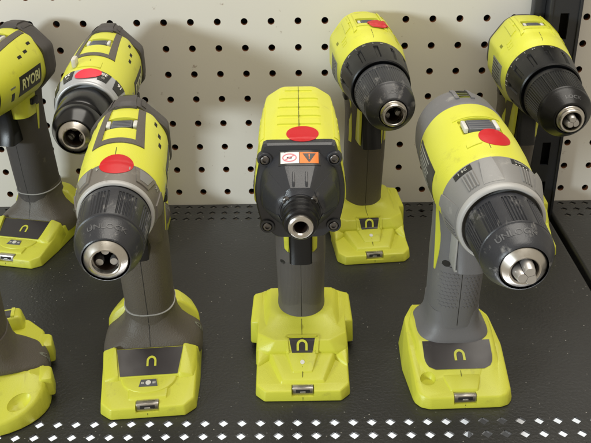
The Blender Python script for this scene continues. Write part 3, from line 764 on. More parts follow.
# ------------------------------------------------------------------ hammer drill (short brushless family)
def drill_A(name, label, loc, yaw, stretch=1.0, collar='warm', chuck_kind='A', opts=(), nose=67.0, zc=166.0, rs=1.0):
    t = thing(name, label, 'drill', loc, yaw, 'green cordless tools on the shelf')
    F = -45.0; N = F - nose       # nose
    K = stretch
    Y = lambda s: N + (s if s < 69 else 69 + (s - 69) * K)
    # housing
    st = [(Y(66), 27.0 * rs), (Y(67.5), 28.6 * rs), (Y(70), 29.3 * rs)]
    for (s, r, top, sd, bot, k) in [(80, 30, 30.3, 30, 30, 12), (92, 30.5, 32, 30, 30.5, 14), (108, 30.5, 33.0, 29.6, 31, 18), (120, 30.2, 33.3, 29.2, 31, 22), (130, 29.8, 33.2, 28.8, 31, 24), (138, 28.5, 31.6, 27.8, 30, 24), (140, 24, 26, 23, 26, 24)]:
        st.append((Y(s), round_fac(r * rs, top * rs, sd * rs, bot * rs), k))
    hb = body(st, 12, zc); bv = hb.bvh()
    ho = link('housing', hb, 'lime', t)
    # lime neck running down beside the trigger into the handle
    rings = []
    for (z, a, d0, d1) in [(150, 21, -16, 16), (138, 20, -16, 16), (128, 19.4, -15, 14), (118, 18.9, -12, 10), (112, 18.4, -9, 7)][:5 if chuck_kind == 'A' else 3]:
        rings.append(sup_ring(z, Y(140) - 26 + (d0 + d1) / 2 + 2, a, (d1 - d0) / 2, 3.2))
    link('neck', loft(rings), 'warm_grey' if chuck_kind == 'A' else 'lime', t)
    # rear cap: faceted dark moulding
    cs = []
    for (s, r, top, sd, bot, k) in [(136, 29.6, 33.3, 29.0, 31, 30), (139, 30.4, 34.2, 29.8, 32, 30), (150, 29.0, 33.0, 28.4, 30.5, 30), (158, 25.5, 29.5, 25, 27, 30), (162, 21, 24, 20, 22, 30)]:
        d = {0: sd * rs, 180: sd * rs, 45: r * rs, 135: r * rs, 90: top * rs, 225: r * rs, 315: r * rs, 270: bot * rs}
        cs.append((Y(s), d, k))
    cb = body(cs, 30, zc); cp = link('rear_cap', cb, 'dark_rubber', t, angle=22)
    cbv = cb.bvh()
    frc = Frame((0, 0, 300), (1, 0, 0), (0, 1, 0), [bv, cbv])
    link('cap_spine', patch(frc, quad((-7, Y(134)), (7, Y(134)), (5.5, Y(156)), (-5.5, Y(156)), 6, 12), 1.4, 2.2), 'dark_rubber', cp)
    if 'lime_notch' in opts: link('cap_notch', patch(frc, rect(-3.2, 3.2, Y(150), Y(157), 3, 6), 1.75, 0.6), 'lime_dark', cp)
    for sx in (-1, 1):
        link('cap_rib', patch(frc, quad((sx * 10, Y(138)), (sx * 12.5, Y(138)), (sx * 11, Y(155)), (sx * 9, Y(155)), 4, 8), 0.8, 1.4), 'dark_rubber', cp)
    # rubber frame round the speed switch
    yf, yr = Y(88), Y(134)
    fw = (17.5 * rs, 14.5 * rs)
    o1 = quad((-fw[0], yf), (-fw[0] + 5.2, yf + 2), (-fw[1] + 4.2, yr), (-fw[1], yr), 4, 14)
    o2 = quad((fw[0] - 5.2, yf + 2), (fw[0], yf), (fw[1], yr), (fw[1] - 4.2, yr), 4, 14)
    o3 = quad((-fw[0] + 5.2, yf + 2), (-fw[0], yf), (-fw[0] + .2, yf - 0.01), (-fw[0] + 5.2, yf - 0.01), 2, 2)
    bar = quad((-fw[0] + 0.2, yf), (fw[0] - 0.2, yf), (fw[0] - 1.0, yf + 5.0), (-fw[0] + 1.0, yf + 5.0), 20, 4)
    sw_y = Y(112)
    fr = speed_switch(t, bv, ho, sw_y, 9.6, 13, zc=zc)
    fm = link('switch_frame', patch(fr, bar, 0.75, 1.5).join(patch(fr, o1, 0.8, 1.5)).join(patch(fr, o2, 0.8, 1.5)), 'warm_grey', t)
    link('housing_seam', patch(fr, strip([(0, Y(73) + i * 2) for i in range(7)], 0.5), 0.06, 0.4), 'seam', ho)
    # side vents and label
    for side in (-1, 1):
        fs = side_frame(bv, side)
        ft = Frame((side * 120, 0, zc + 120), (0, side, 0), (-side * 0.7071, 0, 0.7071), bv)
        v0 = (Vector((side * 21 * rs, 0, zc + 21 * rs)) - ft.O).dot(ft.V)
        dark_slots(ho, ft, [tuple(sorted((side * Y(a), side * Y(a + 5)))) + (v0 + dv, v0 + dv + 2.6) for a, dv in ((104, -7), (114, -5.5), (124, -1))])
        brand_label(ho, bv, side, Y(92), Y(126), zc - 13, zc + 4)
        link('model_text', patch(fs, rect(*sorted((side * Y(81), side * Y(87.5))), zc - 2.2, zc - 0.6, 4, 1), 0.2, 0.4), 'label_grey', ho)
        link('model_icon', patch(fs, rect(*sorted((side * Y(82), side * Y(86))), zc - 13, zc - 6, 3, 3), 0.2, 0.4), 'label_dark', ho)
    # clutch collar
    if collar == 'black':
        prof = [(54, 12), (53, 21), (51, 22.0), (50, 23.2), (50.3, 24.2), (54, 25.4), (60, 26.8), (66, 28.2), (68, 28.2), (68.6, 27)]; cm = 'black'; rm = 'black'
    elif collar == 'silver':
        prof = [(54, 12), (53, 21), (51, 22.0), (50, 22.8), (50.2, 23.8), (53, 25.2), (60, 27.0), (66, 28.4), (68, 28.5), (68.6, 27)]; cm = 'silver_paint'; rm = 'silver_paint'
    else:
        prof = [(54, 12), (53, 21), (51, 22.0), (50, 22.8), (50.2, 23.8), (53, 25.0), (60, 26.8), (66, 28.2), (68, 28.3), (68.6, 27)]; cm = 'collar_warm'; rm = 'rim_light'
    prof = [(a, r * rs) for a, r in prof]
    clb = lathe(prof, zc, seg=120, y0=N); co = link('clutch_collar', clb, cm, t, angle=40); clv = clb.bvh()
    link('collar_rim', lathe([(a, r * rs) for a, r in [(51.5, 22), (49.2, 22.2), (48.6, 22.9), (48.7, 23.8), (49.4, 24.5), (51.2, 25.0), (52.2, 24.6)]], zc, seg=120, y0=N), rm, co, angle=50)
    pr = interp(sorted([(N + s, r) for s, r in prof if s > 50 and r > 22.5 * rs]))
    frr = []
    def tab_on(phi, half, y0_, y1_, lift, m, nm, taper=0.6):
        v = []; rows = 8
        for j in range(5):
            yy = y0_ + (y1_ - y0_) * j / 4; hw = half * (1 - (1 - taper) * j / 4)
            for i in range(rows + 1):
                a = R(phi) + R(hw) * (2 * i / rows - 1); r = pr(yy) + lift
                v.append((r * math.cos(a), yy, zc + r * math.sin(a)))
        f = [(j * 9 + i, j * 9 + i + 1, (j + 1) * 9 + i + 1, (j + 1) * 9 + i) for j in range(4) for i in range(8)]
        per = list(range(9)) + [j * 9 + 8 for j in range(1, 5)] + [36 + i for i in range(7, -1, -1)] + [j * 9 for j in range(3, 0, -1)]
        base = len(v)
        for i in per:
            x, yy, z = v[i]; r = math.hypot(x, z - zc); q = (r - lift - 0.6) / r; v.append((x * q, yy, zc + (z - zc) * q))
        m_ = len(per)
        for i in range(m_): f.append((per[i], per[(i + 1) % m_], base + (i + 1) % m_, base + i))
        return link(nm, B().add(v, f), m, co)
    if collar == 'silver':
        for ph in range(-30, 211, 30):
            if ph == 90: continue
            tab_on(ph, 11, N + 67.5, N + 56, 0.5, 'label_dark', 'number_plate', 0.75)
        collar_numbers(co, zc, lambda y: pr(y) + 0.5, N + 64, (120, 60, 150, 30), ('24', '20', 'd', '16'), 4.6)
        collar_numbers(co, zc, lambda y: pr(y) + 0.5, N + 59.5, (120, 60), ('III', 'III'), 3.2, 'grey_print')
    elif collar == 'black':
        collar_numbers(co, zc, pr, N + 60, (60, 36, 12, -12, 90), ('10', '16', '20', '24', '8'), 6)
        for ph in range(0, 360, 24): tab_on(ph + 12, 3, N + 66, N + 55, 0.7, 'black', 'collar_ridge', 0.8)
    else:
        for ph in (44, 136, -5, 185): tab_on(ph, 17, N + 66.5, N + 55, 0.9, 'collar_warm', 'collar_grip', 0.62)
        for ph in (44, 136): tab_on(ph, 11, N + 65, N + 57, 1.2, 'collar_grey', 'grip_pad', 0.6)
        collar_numbers(co, zc, pr, N + 64, (20, 68, 112, 160), ('16', '1', '4', '24'), 3.4, 'grey_print')
    w = [('UNLOCK', 4.2, 10.0, 84)] if chuck_kind == 'A' else []
    chuck(t, N, zc, chuck_kind, w, rs=min(1, rs + 0.08))
    jaws(t, N, zc, -4.5 if chuck_kind == 'A' else -9, 5.2 * rs, 90, 2.9 * rs, 2.0)
    # handle, trigger, foot
    h, hbv = handle(t, 'warm_grey' if chuck_kind == 'A' else 'dark_rubber', F + 80, F + 68)
    fh = side_frame(hbv, 1); fhl = side_frame(hbv, -1)
    for side in (1, -1):
        fs = side_frame(hbv, side)
        link('handle_accent', patch(fs, strip([(side * (F + 66 + i * 0.5), 112 + i * 3.2) for i in range(8)], lambda q: 1.0 + 4.0 * q), 0.4, 0.8), 'lime', h)
    bh = sup_ring(57, 0, 18, 21)
    link('base_groove', loft([sup_ring(z, F + 80 - 12 * (z - 38) / 112, a, d, 2.5) for z, a, d in ((46.2, 18.2, 21.6), (46.6, 19.0, 22.7), (47.2, 19.0, 22.7), (47.6, 18.2, 21.6))]), 'rim_light' if 'groove' in opts else 'lime_dark', h)
    trigger(t, F + 38, 105, 138, 8.2, 'black', 20)
    link('direction_button', box(-22.5, 22.5, F + 56, F + 68, 138, 144, 1.2), 'black', t)
    fo, fbv = foot_A(t)
    return t, dict(bv=bv, clv=clv, cbv=cbv, N=N, Y=Y, zc=zc, F=F)

# ------------------------------------------------------------------ compact drill (black collar)
def drill_B(name, label, loc, yaw, jaw_out, opts=(), nose=53.0):
    t = thing(name, label, 'drill', loc, yaw, 'green cordless tools on the shelf')
    zc = 169.0; F = -45.0; N = F - nose
    Y = lambda s: N + (s if s < 92 else 92 + (s - 92) * 1.07)
    def fac(r, top, sd, bot, sh): return {0: sd, 180: sd, 35: sh + 0.4, 145: sh + 0.4, 62: r + 1.4, 118: r + 1.4, 90: top + 1.8, 210: sh, 330: sh, 240: r, 300: r, 270: bot}
    st = [(Y(88), 27.4, 12), (Y(89.5), 29.3, 12), (Y(92), 29.8, 14), (Y(100), fac(31.2, 30.8, 30, 30.5, 30.4), 24), (Y(110), fac(32.6, 32.0, 30.2, 31, 31.2), 40),
          (Y(112), fac(34.0, 33.0, 30.2, 31, 31.8), 60), (Y(135), fac(34.4, 33.8, 30.2, 31, 31.8), 70), (Y(148), fac(34.0, 33.6, 29.8, 31, 31.2), 70), (Y(151), fac(32.6, 32.2, 29.2, 30, 30.2), 60),
          (Y(160), fac(30.6, 30.4, 27, 28, 28), 50), (Y(162), fac(27, 27, 24, 25, 24.5), 40)]
    hb = body(st, 14, zc)
    # stepped rails along both shoulders
    f0 = Frame((0, 0, 300), (1, 0, 0), (0, 1, 0), hb.bvh())
    for sx in (-1, 1):
        hb.join(patch(f0, quad((sx * 12.0, Y(110)), (sx * 14.6, Y(108)), (sx * 14.2, Y(150)), (sx * 12.0, Y(150)), 4, 20), 1.1, 1.9))
        hb.join(patch(f0, quad((sx * 16.6, Y(118)), (sx * 20.6, Y(116)), (sx * 20.0, Y(144)), (sx * 16.6, Y(146)), 4, 16), 1.0, 1.9))
        hb.join(patch(f0, quad((sx * 14.6, Y(130)), (sx * 16.6, Y(130)), (sx * 16.6, Y(135)), (sx * 14.6, Y(135)), 3, 4), 0.8, 1.6))
    hb.join(patch(f0, quad((-12, Y(113)), (12, Y(113)), (12, Y(115.2)), (-12, Y(115.2)), 14, 3), 0.8, 1.6))
    bv = hb.bvh(); ho = link('housing', hb, 'lime', t, angle=24)
    rings = []
    for (z, a, d0, d1) in [(150, 22, -20, 18), (140, 20.4, -20, 18), (130, 19.8, -19, 16), (120, 19.2, -14, 10), (112, 18.6, -9, 6)]:
        rings.append(sup_ring(z, F + 66 + (d0 + d1) / 2, a, (d1 - d0) / 2, 3.2))
    link('neck', loft(rings), 'warm_grey', t)
    # rear cap
    cb = body([(Y(157), fac(31, 31.0, 28, 29.4, 28.8), 40), (Y(159), fac(31.2, 31.4, 28.4, 29.6, 29), 40), (Y(164), fac(28, 28.5, 26, 27, 26.2), 40), (Y(166), fac(22, 24, 21, 22, 21), 40)], 30, zc)
    link('rear_cap', cb, 'dark_rubber' if 'darkcap' in opts else 'lime', t, angle=22)
    fr = speed_switch(t, bv, ho, Y(126), 8.6, 10.5, zc=zc)
    link('housing_seam', patch(fr, strip([(0, Y(95) + i * 2) for i in range(8)], 0.45), 0.06, 0.4), 'seam', ho)
    # little arrow marks and slots on the shoulders
    for sx in (-1, 1):
        for i in range(3):
            link('shoulder_rib', patch(fr, rect(*sorted((sx * 21.5, sx * 24.5)), Y(104) + i * 4, Y(105.8) + i * 4, 4, 3), 0.7, 1.4), 'lime', ho)
        fs = side_frame(bv, sx)
    spec_label(ho, bv, -1, Y(100), Y(128), zc - 14, zc + 7)
    brand_label(ho, bv, 1, Y(98), Y(132), zc - 14, zc + 3)
    ftl = Frame((-120, 0, zc + 120), (0, -1, 0), (0.7071, 0, 0.7071), bv)
    v0 = (Vector((-21, 0, zc + 21)) - ftl.O).dot(ftl.V)
    dark_slots(ho, ftl, [tuple(sorted((-Y(a), -Y(a + 6)))) + (v0 - 8, v0 - 5.5) for a in (116,)], 'lime_dark')
    # black torque collar with notches
    prof = [(56, 21.5), (54.5, 22.4), (54.2, 24), (55, 25.0), (60, 25.8), (70, 27.2), (80, 28.2), (86, 28.9), (88.5, 28.9), (90, 27.8)]
    def rf(y, r, a):
        s = y - N
        if 59 < s < 81:
            ph = (a / (2 * math.pi) * 12) % 1
            if ph < 0.22: return r - 1.5
        return r
    prof2 = []
    for (s, r) in prof:
        prof2.append((s, r))
    prof2 = [(58, 12), (57.5, 21), (56, 22.6), (54.5, 23.0), (54.2, 24), (55, 25.0), (59.5, 25.7), (60.0, 25.8), (70, 27.2), (80, 28.2), (80.6, 28.25), (86, 28.9), (88.5, 28.9), (90, 27.8)]
    clb = lathe(prof2, zc, seg=216, rf=lambda y, r, a: rf(y + N, r, a) if False else (r - 1.4 if 59.8 < y < 80.3 and ((a / (2 * math.pi) * 12) % 1) < 0.2 else r), y0=N)
    co = link('clutch_collar', clb, 'black', t, angle=30); clv = clb.bvh()
    pr = interp([(N + s, r) for s, r in prof2[5:]])
    collar_numbers(co, zc, pr, N + 84.5, tuple(range(20, 171, 15)), ('2', '|', '6', '|', '10', '|', '14', '|', '18', '|', '22'), 2.7, 'grey_print')
    collar_numbers(co, zc, pr, N + 84, (180, 187), ('|', '|'), 4, 'white_print')
    chuck(t, N, zc, 'B', [('LOCK', 3.6, 8.0, 84)], worn='black_worn' if 'worn' in opts else None)
    jaws(t, N, zc, jaw_out, 2.5 if jaw_out > -3 else 5.2, 100, 2.8 if jaw_out > -3 else 2.6, 0.1 if jaw_out > -3 else 2.2)
    # front lime lip under the collar
    h, hbv = handle(t, 'warm_grey', F + 80, F + 64, zb=31)
    for side in (1, -1):
        fs = side_frame(hbv, side)
        link('handle_accent', patch(fs, strip([(side * (F + 58 - i * 0.8), 98 + i * 5) for i in range(10)], 3.2), 0.4, 0.8), 'lime', h)
    trigger(t, F + 33, 100, 138, 8.4, 'black', 24)
    for sx in (-1, 1):
        link('trigger_cheek', hull([(sx * x, y, z) for x, y, z in ((8.7, F + 36, 142), (11.4, F + 37, 142), (8.7, F + 40, 99), (10.6, F + 42, 101), (8.7, F + 58, 142), (13, F + 58, 142), (8.7, F + 54, 99), (12, F + 54, 101))], 0.8), 'lime', t)
    link('direction_button', box(-22.5, 22.5, F + 54, F + 66, 139, 145, 1.2), 'black', t)
    fo, fbv = foot_B(t)
    return t, dict(bv=bv, clv=clv, N=N, Y=Y, zc=zc, F=F)

# ------------------------------------------------------------------ grey hammer drill
def drill_C(name, label, loc, yaw):
    t = thing(name, label, 'drill', loc, yaw, 'green cordless tools on the shelf')
    zc = 167.0; F = -45.0; N = F - 80.0; Y = lambda s: N + s
    st = [(Y(73), 27.5), (Y(74.5), 29.5), (Y(77), 30.2)]
    for (s, r, top, sd, bot, k) in [(88, 31, 31, 31, 31, 10), (100, 31.6, 32.4, 31.4, 31.5, 12), (115, 31.8, 33.2, 31.2, 31.5, 14), (135, 31.5, 33.4, 30.6, 31.5, 16), (152, 30.8, 32.8, 29.8, 31, 16), (154, 28, 30, 27, 28, 16)]:
        st.append((Y(s), round_fac(r, top, sd, bot), k))
    hb = body(st, 10, zc); bv = hb.bvh(); ho = link('housing', hb, 'lime', t)
    cs = [(Y(149), round_fac(30.8, 33.0, 30.0, 31), 16), (Y(150.5), round_fac(31.3, 33.5, 30.5, 31.6), 16)]
    for (s, r, top) in [(160, 31, 33.2), (172, 30.2, 32.2), (180, 28.6, 30.2), (184, 25.5, 26.5), (186, 20, 21)]: cs.append((Y(s), round_fac(r, top, r - 0.6, r), 14))
    cb = body(cs, 14, zc); cp = link('rear_band', cb, 'cool_grey', t, angle=26); cbv = cb.bvh()
    frc = Frame((0, 0, 300), (1, 0, 0), (0, 1, 0), [cbv])
    for sx in (-1, 1): link('band_rail', patch(frc, rect(*sorted((sx * 4.0, sx * 6.4)), Y(158), Y(180), 3, 10), 1.0, 1.6), 'cool_grey', cp)
    link('band_slot', patch(frc, rect(-3.6, 3.6, Y(160), Y(178), 4, 10), 0.25, 0.5), 'lime_dark', cp)
    for i in range(4): link('slot_bar', patch(frc, rect(-3.4, 3.4, Y(161.5) + i * 4.2, Y(163.3) + i * 4.2, 3, 3), 0.7, 0.8), 'label_dark', cp)
    fr = speed_switch(t, bv, ho, Y(115.5), 11, 17, zc=zc, up=0.4)
    link('housing_seam', patch(fr, strip([(0, Y(86) + i * 2) for i in range(9)], 0.45), 0.06, 0.4), 'seam', ho)
    # pressed brows in front of and behind the switch
    link('switch_brow', patch(fr, quad((-15, Y(126)), (15, Y(126)), (12, Y(134)), (-12, Y(134)), 14, 5), 0.7, 1.6), 'lime', ho)
    link('thumb_ramp', patch(fr, quad((-13, Y(90)), (-4, Y(92)), (-5, Y(97)), (-13, Y(94)), 6, 5), 0.7, 1.4), 'lime', ho)
    # left rating label: white lines on dark
    fs = side_frame(bv, -1)
    a0, a1 = -Y(146), -Y(98)
    o = link('rating_label', patch(fs, rect(a0, a1, zc - 12, zc + 9, 16, 10), 0.3, 0.6), 'label_dark', ho)
    for i in range(7):
        zz = zc + 6.6 - i * 2.7
        link('label_line', patch(fs, rect(a0 + 2, a0 + 2 + (a1 - a0 - 4) * random.uniform(.6, 1), zz - 0.4, zz + 0.4, 12, 1), 0.45, 0.3), 'grey_print', o)
    brand_label(ho, bv, 1, Y(98), Y(140), zc - 12, zc + 8)
    # clutch collar
    prof = [(53, 12), (52, 22), (50, 22.4), (49, 23.2), (49.4, 24.3), (53, 25.6), (60, 27.2), (68, 28.8), (73, 29.6), (75, 29.6), (76, 28.4)]
    clb = lathe(prof, zc, seg=144, y0=N); co = link('clutch_collar', clb, 'collar_grey', t, angle=40); clv = clb.bvh()
    link('collar_rim', lathe([(50, 22.3), (47.4, 22.4), (46.6, 23.1), (46.7, 24.1), (47.6, 24.9), (49.6, 25.5), (51, 25.2)], zc, seg=144, y0=N), 'rim_light', co, angle=50)
    pr = interp([(N + s, r) for s, r in prof[4:]])
    def arc_pad(phi, half, s0, s1, lift, m, nm, taper=1.0, lift1=None):
        v = []; n = 8
        for j in range(6):
            q = j / 5; yy = N + s0 + (s1 - s0) * q; hw = half * (1 + (taper - 1) * q); lf = lift + ((lift1 if lift1 is not None else lift) - lift) * q
            for i in range(n + 1):
                a = R(phi) + R(hw) * (2 * i / n - 1); r = pr(yy) + lf; v.append((r * math.cos(a), yy, zc + r * math.sin(a)))
        f = [(j * 9 + i, j * 9 + i + 1, (j + 1) * 9 + i + 1, (j + 1) * 9 + i) for j in range(5) for i in range(8)]
        per = list(range(9)) + [j * 9 + 8 for j in range(1, 6)] + [45 + i for i in range(7, -1, -1)] + [j * 9 for j in range(4, 0, -1)]
        base = len(v)
        for i in per:
            x, yy, z = v[i]; r = math.hypot(x, z - zc); q = (pr(yy) - 0.5) / r; v.append((x * q, yy, zc + (z - zc) * q))
        m_ = len(per)
        for i in range(m_): f.append((per[i], per[(i + 1) % m_], base + (i + 1) % m_, base + i))
        return link(nm, B().add(v, f), m, co)
    for ph in (95, 25, 165, 235, 305): arc_pad(ph + 8, 13, 53, 72, 0.2, 'collar_grey', 'collar_ridge', 0.5, 1.9)
    for base in (60, 130, 0, 200):
        for i in range(4): arc_pad(base - 8 + i * 4.2, 0.9, 54, 67, 0.8, 'collar_grey', 'collar_rib')
    for ph, ar in ((132, 1), (62, 0)):
        arc_pad(ph, 12, 68.5, 73.5, 0.25, 'label_dark', 'number_plate')
        link('collar_number', text_lathe('24 1' if ar else '<<<<', 3.2, lambda y: pr(y) + 0.4, N + 71, ph, zc, 1.2, 0.2, 0.03, -1), 'grey_print', co, smooth=False)
    link('collar_number', text_lathe('. . . .', 4, pr, N + 67.6, 62, zc, 1.2, 0.3, 0.05, -1), 'white_print', co, smooth=False)
    chuck(t, N, zc, 'C', [('UNLOCK', 4.4, 10.2, 104)])
    jaws(t, N, zc, 5.5, 2.9, 75, 3.2, 0.1)
    # handle
    h, hbv = handle(t, 'cool_grey', F + 66, F + 58, 18.4, 21.5)
    fs = side_frame(hbv, -1)
    link('handle_accent', patch(fs, strip([(-(F + 50 + 0.12 * (i - 4) ** 2), 84 + i * 6) for i in range(11)], lambda q: 0.6 + 5.0 * math.sin(math.pi * min(1, q * 0.9 + 0.05))), 0.4, 0.8), 'lime', h)
    fs = side_frame(hbv, 1)
    link('handle_accent', patch(fs, strip([((F + 50 + 0.12 * (i - 4) ** 2), 84 + i * 6) for i in range(11)], lambda q: 0.6 + 5.0 * math.sin(math.pi * min(1, q * 0.9 + 0.05))), 0.4, 0.8), 'lime', h)
    ff = Frame((0, -300, 0), (1, 0, 0), (0, 0, 1), hbv)
    for sx in (-1, 1):                        # grip dimples
        for r_ in range(10):
            for c_ in range(5):
                aa = sx * (2.6 + c_ * 2.6 + (1.3 if r_ % 2 else 0))
                if abs(aa) < 15.5: link('grip_dot', patch(ff, disc(aa, 56 + r_ * 3.1, 0.95, 4), 0.35, 0.7), 'cool_grey', h)
    link('grip_line', patch(ff, strip([(-16 + i * 2, 90 - 2.0 * math.cos(i / 16 * math.pi * 2 - math.pi) * 0.6) for i in range(17)], 0.5), 0.05, 0.4), 'seam_dark', h)
    link('handle_screw', patch(ff, disc(-11.5, 92.5, 2.6, 8), 0.1, 0.6), 'seam_dark', h)
    tr = trigger(t, F + 22, 98, 140, 8.6, 'cool_grey', 30)
    for sx in (-1, 1):
        link('trigger_guard_edge', box(*sorted((sx * 8.8, sx * 10.2)), F + 26, F + 50, 96, 140, 0.6), 'rim_light', t)
    link('trigger_guard_edge', box(-10.2, 10.2, F + 26, F + 50, 95.8, 97.6, 0.6), 'rim_light', t)
    link('direction_button', box(-23.5, 23.5, F + 46, F + 62, 139, 146, 1.2), 'lever', t)
    rings = []
    for (z, a, d0, d1) in [(150, 23, -22, 22), (140, 21, -22, 20)]: rings.append(sup_ring(z, F + 58 + (d0 + d1) / 2, a, (d1 - d0) / 2, 3.2))
    link('neck', loft(rings), 'lime', t)
    foot_C(t)
    return t, dict(bv=bv, clv=clv, N=N, Y=Y, zc=zc, F=F)

# ------------------------------------------------------------------ impact driver
def impact_driver(name, label, loc, yaw):
    t = thing(name, label, 'impact driver', loc, yaw, 'green cordless tools on the shelf')
    zc = 166.0; F = -45.0; N = F - 43.0; Y = lambda s: N + s
    def fac(w, top, sh, bot=30): return {0: w + .6, 180: w + .6, 9: w, 171: w, 57: sh, 123: sh, 90: top, 215: w, 325: w, 270: bot, 245: bot * 0.98, 295: bot * 0.98}
    st = [(Y(49), fac(27.2, 32.6, 35.6), 40), (Y(50), fac(28.2, 33.6, 36.6), 60), (Y(62), fac(28.6, 34.6, 37.0), 70), (Y(90), fac(28.4, 36.2, 37.6), 80), (Y(118), fac(27.4, 37.2, 37.8), 80),
          (Y(130), fac(26.4, 37.0, 37.2), 80), (Y(135), fac(24.8, 35.4, 35.4), 80), (Y(138), fac(20, 31, 30), 70)]
    hb = body(st, 34, zc)
    bv0 = hb.bvh(); fr0 = Frame((0, 0, 300), (1, 0, 0), (0, 1, 0), bv0)
    # moulded steps across the roof
    for i, (s, w) in enumerate([(68, 13.5), (80, 13.8), (93, 13.4), (107, 12.8)]):
        p = patch(fr0, quad((-w, Y(s)), (w, Y(s)), (w - 1.6, Y(s + 6.5)), (-w + 1.6, Y(s + 6.5)), 12, 4), 0.9, 1.6); hb.join(p)
    hb.join(patch(fr0, quad((-9, Y(121)), (9, Y(121)), (9, Y(123.5)), (-9, Y(123.5)), 8, 3), 0.7, 1.2))
    for sx in (-1, 1):
        frs = Frame((sx * 120, 0, zc + 90), (0, sx, 0), (-sx * 0.6, 0, 0.8), bv0)
        v0 = (Vector((sx * 22.5, 0, zc + 26)) - frs.O).dot(frs.V)
        for a in (70, 80, 90):
            hb.join(patch(frs, rect(*sorted((sx * Y(a), sx * Y(a + 4))), v0 - 3.5, v0 + 0.5, 4, 4), 0.8, 1.4))
        hb.join(patch(frs, quad((sx * Y(58), v0 - 1), (sx * Y(110), v0 - 1), (sx * Y(110), v0 + 4), (sx * Y(58), v0 + 4), 20, 4), 0.55, 1.2))
    bv = hb.bvh(); ho = link('housing', hb, 'lime', t, angle=22)
    fr = Frame((0, 0, 300), (1, 0, 0), (0, 1, 0), bv)
    link('housing_seam', patch(fr, strip([(0, Y(52) + i * 1.0) for i in range(80)], 0.5), 0.07, 0.5), 'seam', ho)
    for sx in (-1, 1):
        fs = side_frame(bv, sx)
        dark_slots(ho, fs, [tuple(sorted((sx * Y(a), sx * Y(a + 4)))) + (zc - 8, zc + 8) for a in (104, 111, 118)])
        brand_label(ho, bv, sx, Y(58), Y(94), zc - 14, zc + 2)
    # gear case: square flange with rounded corners, then a faceted cone
    def gf(w, top, dg, bot=None): return {0: w, 180: w, 45: dg, 135: dg, 225: dg * 0.84, 315: dg * 0.84, 90: top, 270: bot or top * 0.96, 12: w * 1.02, 168: w * 1.02, 348: w * 1.02, 192: w * 1.02}
    rings = []
    for (s, w, top, dg, k) in [(50.5, 26.4, 32.0, 37.5, 44), (49.5, 27.6, 33.2, 39.2, 44), (44.5, 27.8, 33.2, 39.2, 44), (43, 26.8, 32.2, 37.8, 44), (42.4, 26.0, 28.6, 28.4, 14), (38, 25.4, 26.8, 26.2, 12), (36.6, 24.6, 25.8, 25.4, 12),
                               (33, 22.6, 23.4, 23.0, 60), (21, 14.6, 15.0, 14.9, 60), (19.6, 13.0, 13.2, 13.1, 12), (18.6, 12.2, 12.2, 12.2, 8)]:
        rings.append(facet_ring(Y(s), list(gf(w, top, dg).items()), k, zc=zc))
    gb = loft(rings); go = link('gear_case', gb, 'gear_black', t, angle=13); gbv = gb.bvh()
    # corner bosses and screws
    for sx in (-1, 1):
        for sz, dz in ((1, 23.4), (-1, -22.4)):
            x, z = sx * 20.7, zc + dz
            bs = link('screw_boss', lathe([(45.5, 4.9), (42.2, 4.7), (41.4, 4.4), (41.2, 4.0), (41.2, 3.2), (43, 3.1), (43, 0.01)], z, x, 32, y0=N), 'gear_black', go, angle=40)
            sc = link('screw', lathe([(43, 2.9), (41.4, 2.9), (40.8, 2.5), (40.6, 2.0), (40.6, 1.4), (41.8, 1.3), (41.8, 0.01)], z, x, 28, y0=N), 'steel_dark', bs, angle=40)
    ffr = Frame((0, -400, 0), (1, 0, 0), (0, 0, 1), gbv)
    # cone ribs and raised panels
    for sx in (-1, 1):
        link('cone_rib', hull([(sx * x, Y(s), zc + z) for x, s, z in ((3.0, 20, 13.5), (4.6, 20, 13.5), (3.0, 28.5, 19.6), (4.6, 28.5, 19.6), (3.0, 23.5, 18.0), (4.6, 23.5, 18.0), (3.0, 30, 21.4), (4.6, 30, 21.4))], 0.35), 'gear_black', go)
        link('cone_panel', patch(ffr, quad((sx * 8.5, zc + 12.5), (sx * 18.5, zc + 17.5), (sx * 21, zc + 4), (sx * 13, zc + 1.5), 8, 8), 0.5, 1.0), 'gear_black', go)
        link('cone_panel', patch(ffr, quad((sx * 13, zc - 2), (sx * 21, zc - 3), (sx * 17, zc - 15), (sx * 9.5, zc - 11), 8, 8), 0.5, 1.0), 'gear_black', go)
        link('collar_screw', lathe([(19.5, 2.3), (17.6, 2.2), (17.2, 1.6), (17.2, 1.0), (18, 0.9), (18, 0.01)], zc + 8.2, sx * 8.0, 20, y0=N), 'steel_dark', go)
    # warning plate bent over the top of the flange
    fl = Frame((0, -200, zc + 130), (1, 0, 0), (0, 0.55, 0.83), gbv)
    v = (Vector((0, Y(39), zc + 25.8)) - fl.O).dot(fl.V)
    lp = link('warning_plate', patch(fl, quad((-12.6, v - 5), (12.6, v - 5), (12.0, v + 4.6), (-12.0, v + 4.6), 14, 6), 0.4, 1.2), 'label_dark', t)
    link('white_field', patch(fl, rect(-11.3, -0.4, v - 3.7, v + 3.5, 8, 5), 0.6, 0.4), 'white_print', lp)
    link('orange_field', patch(fl, rect(0.0, 11.2, v - 3.7, v + 3.5, 8, 5), 0.6, 0.4), 'orange', lp)
    link('warning_triangle', patch(fl, quad((1.8, v + 2.6), (9.6, v + 2.6), (6.0, v - 2.8), (5.4, v - 2.8), 6, 5), 0.75, 0.3), 'label_dark', lp)
    link('warning_mark', text_on(fl, '!', 5.7, v + 0.4, 4.2, 1.0, 0, 0.95, 0.03), 'orange', lp, smooth=False)
    ring_pts = [(-6 + 4.0 * math.cos(R(a)), v + 2.4 * math.sin(R(a))) for a in range(0, 361, 20)]
    link('no_hand_ring', patch(fl, strip(ring_pts, 0.7), 0.75, 0.3), 'pink_print', lp)
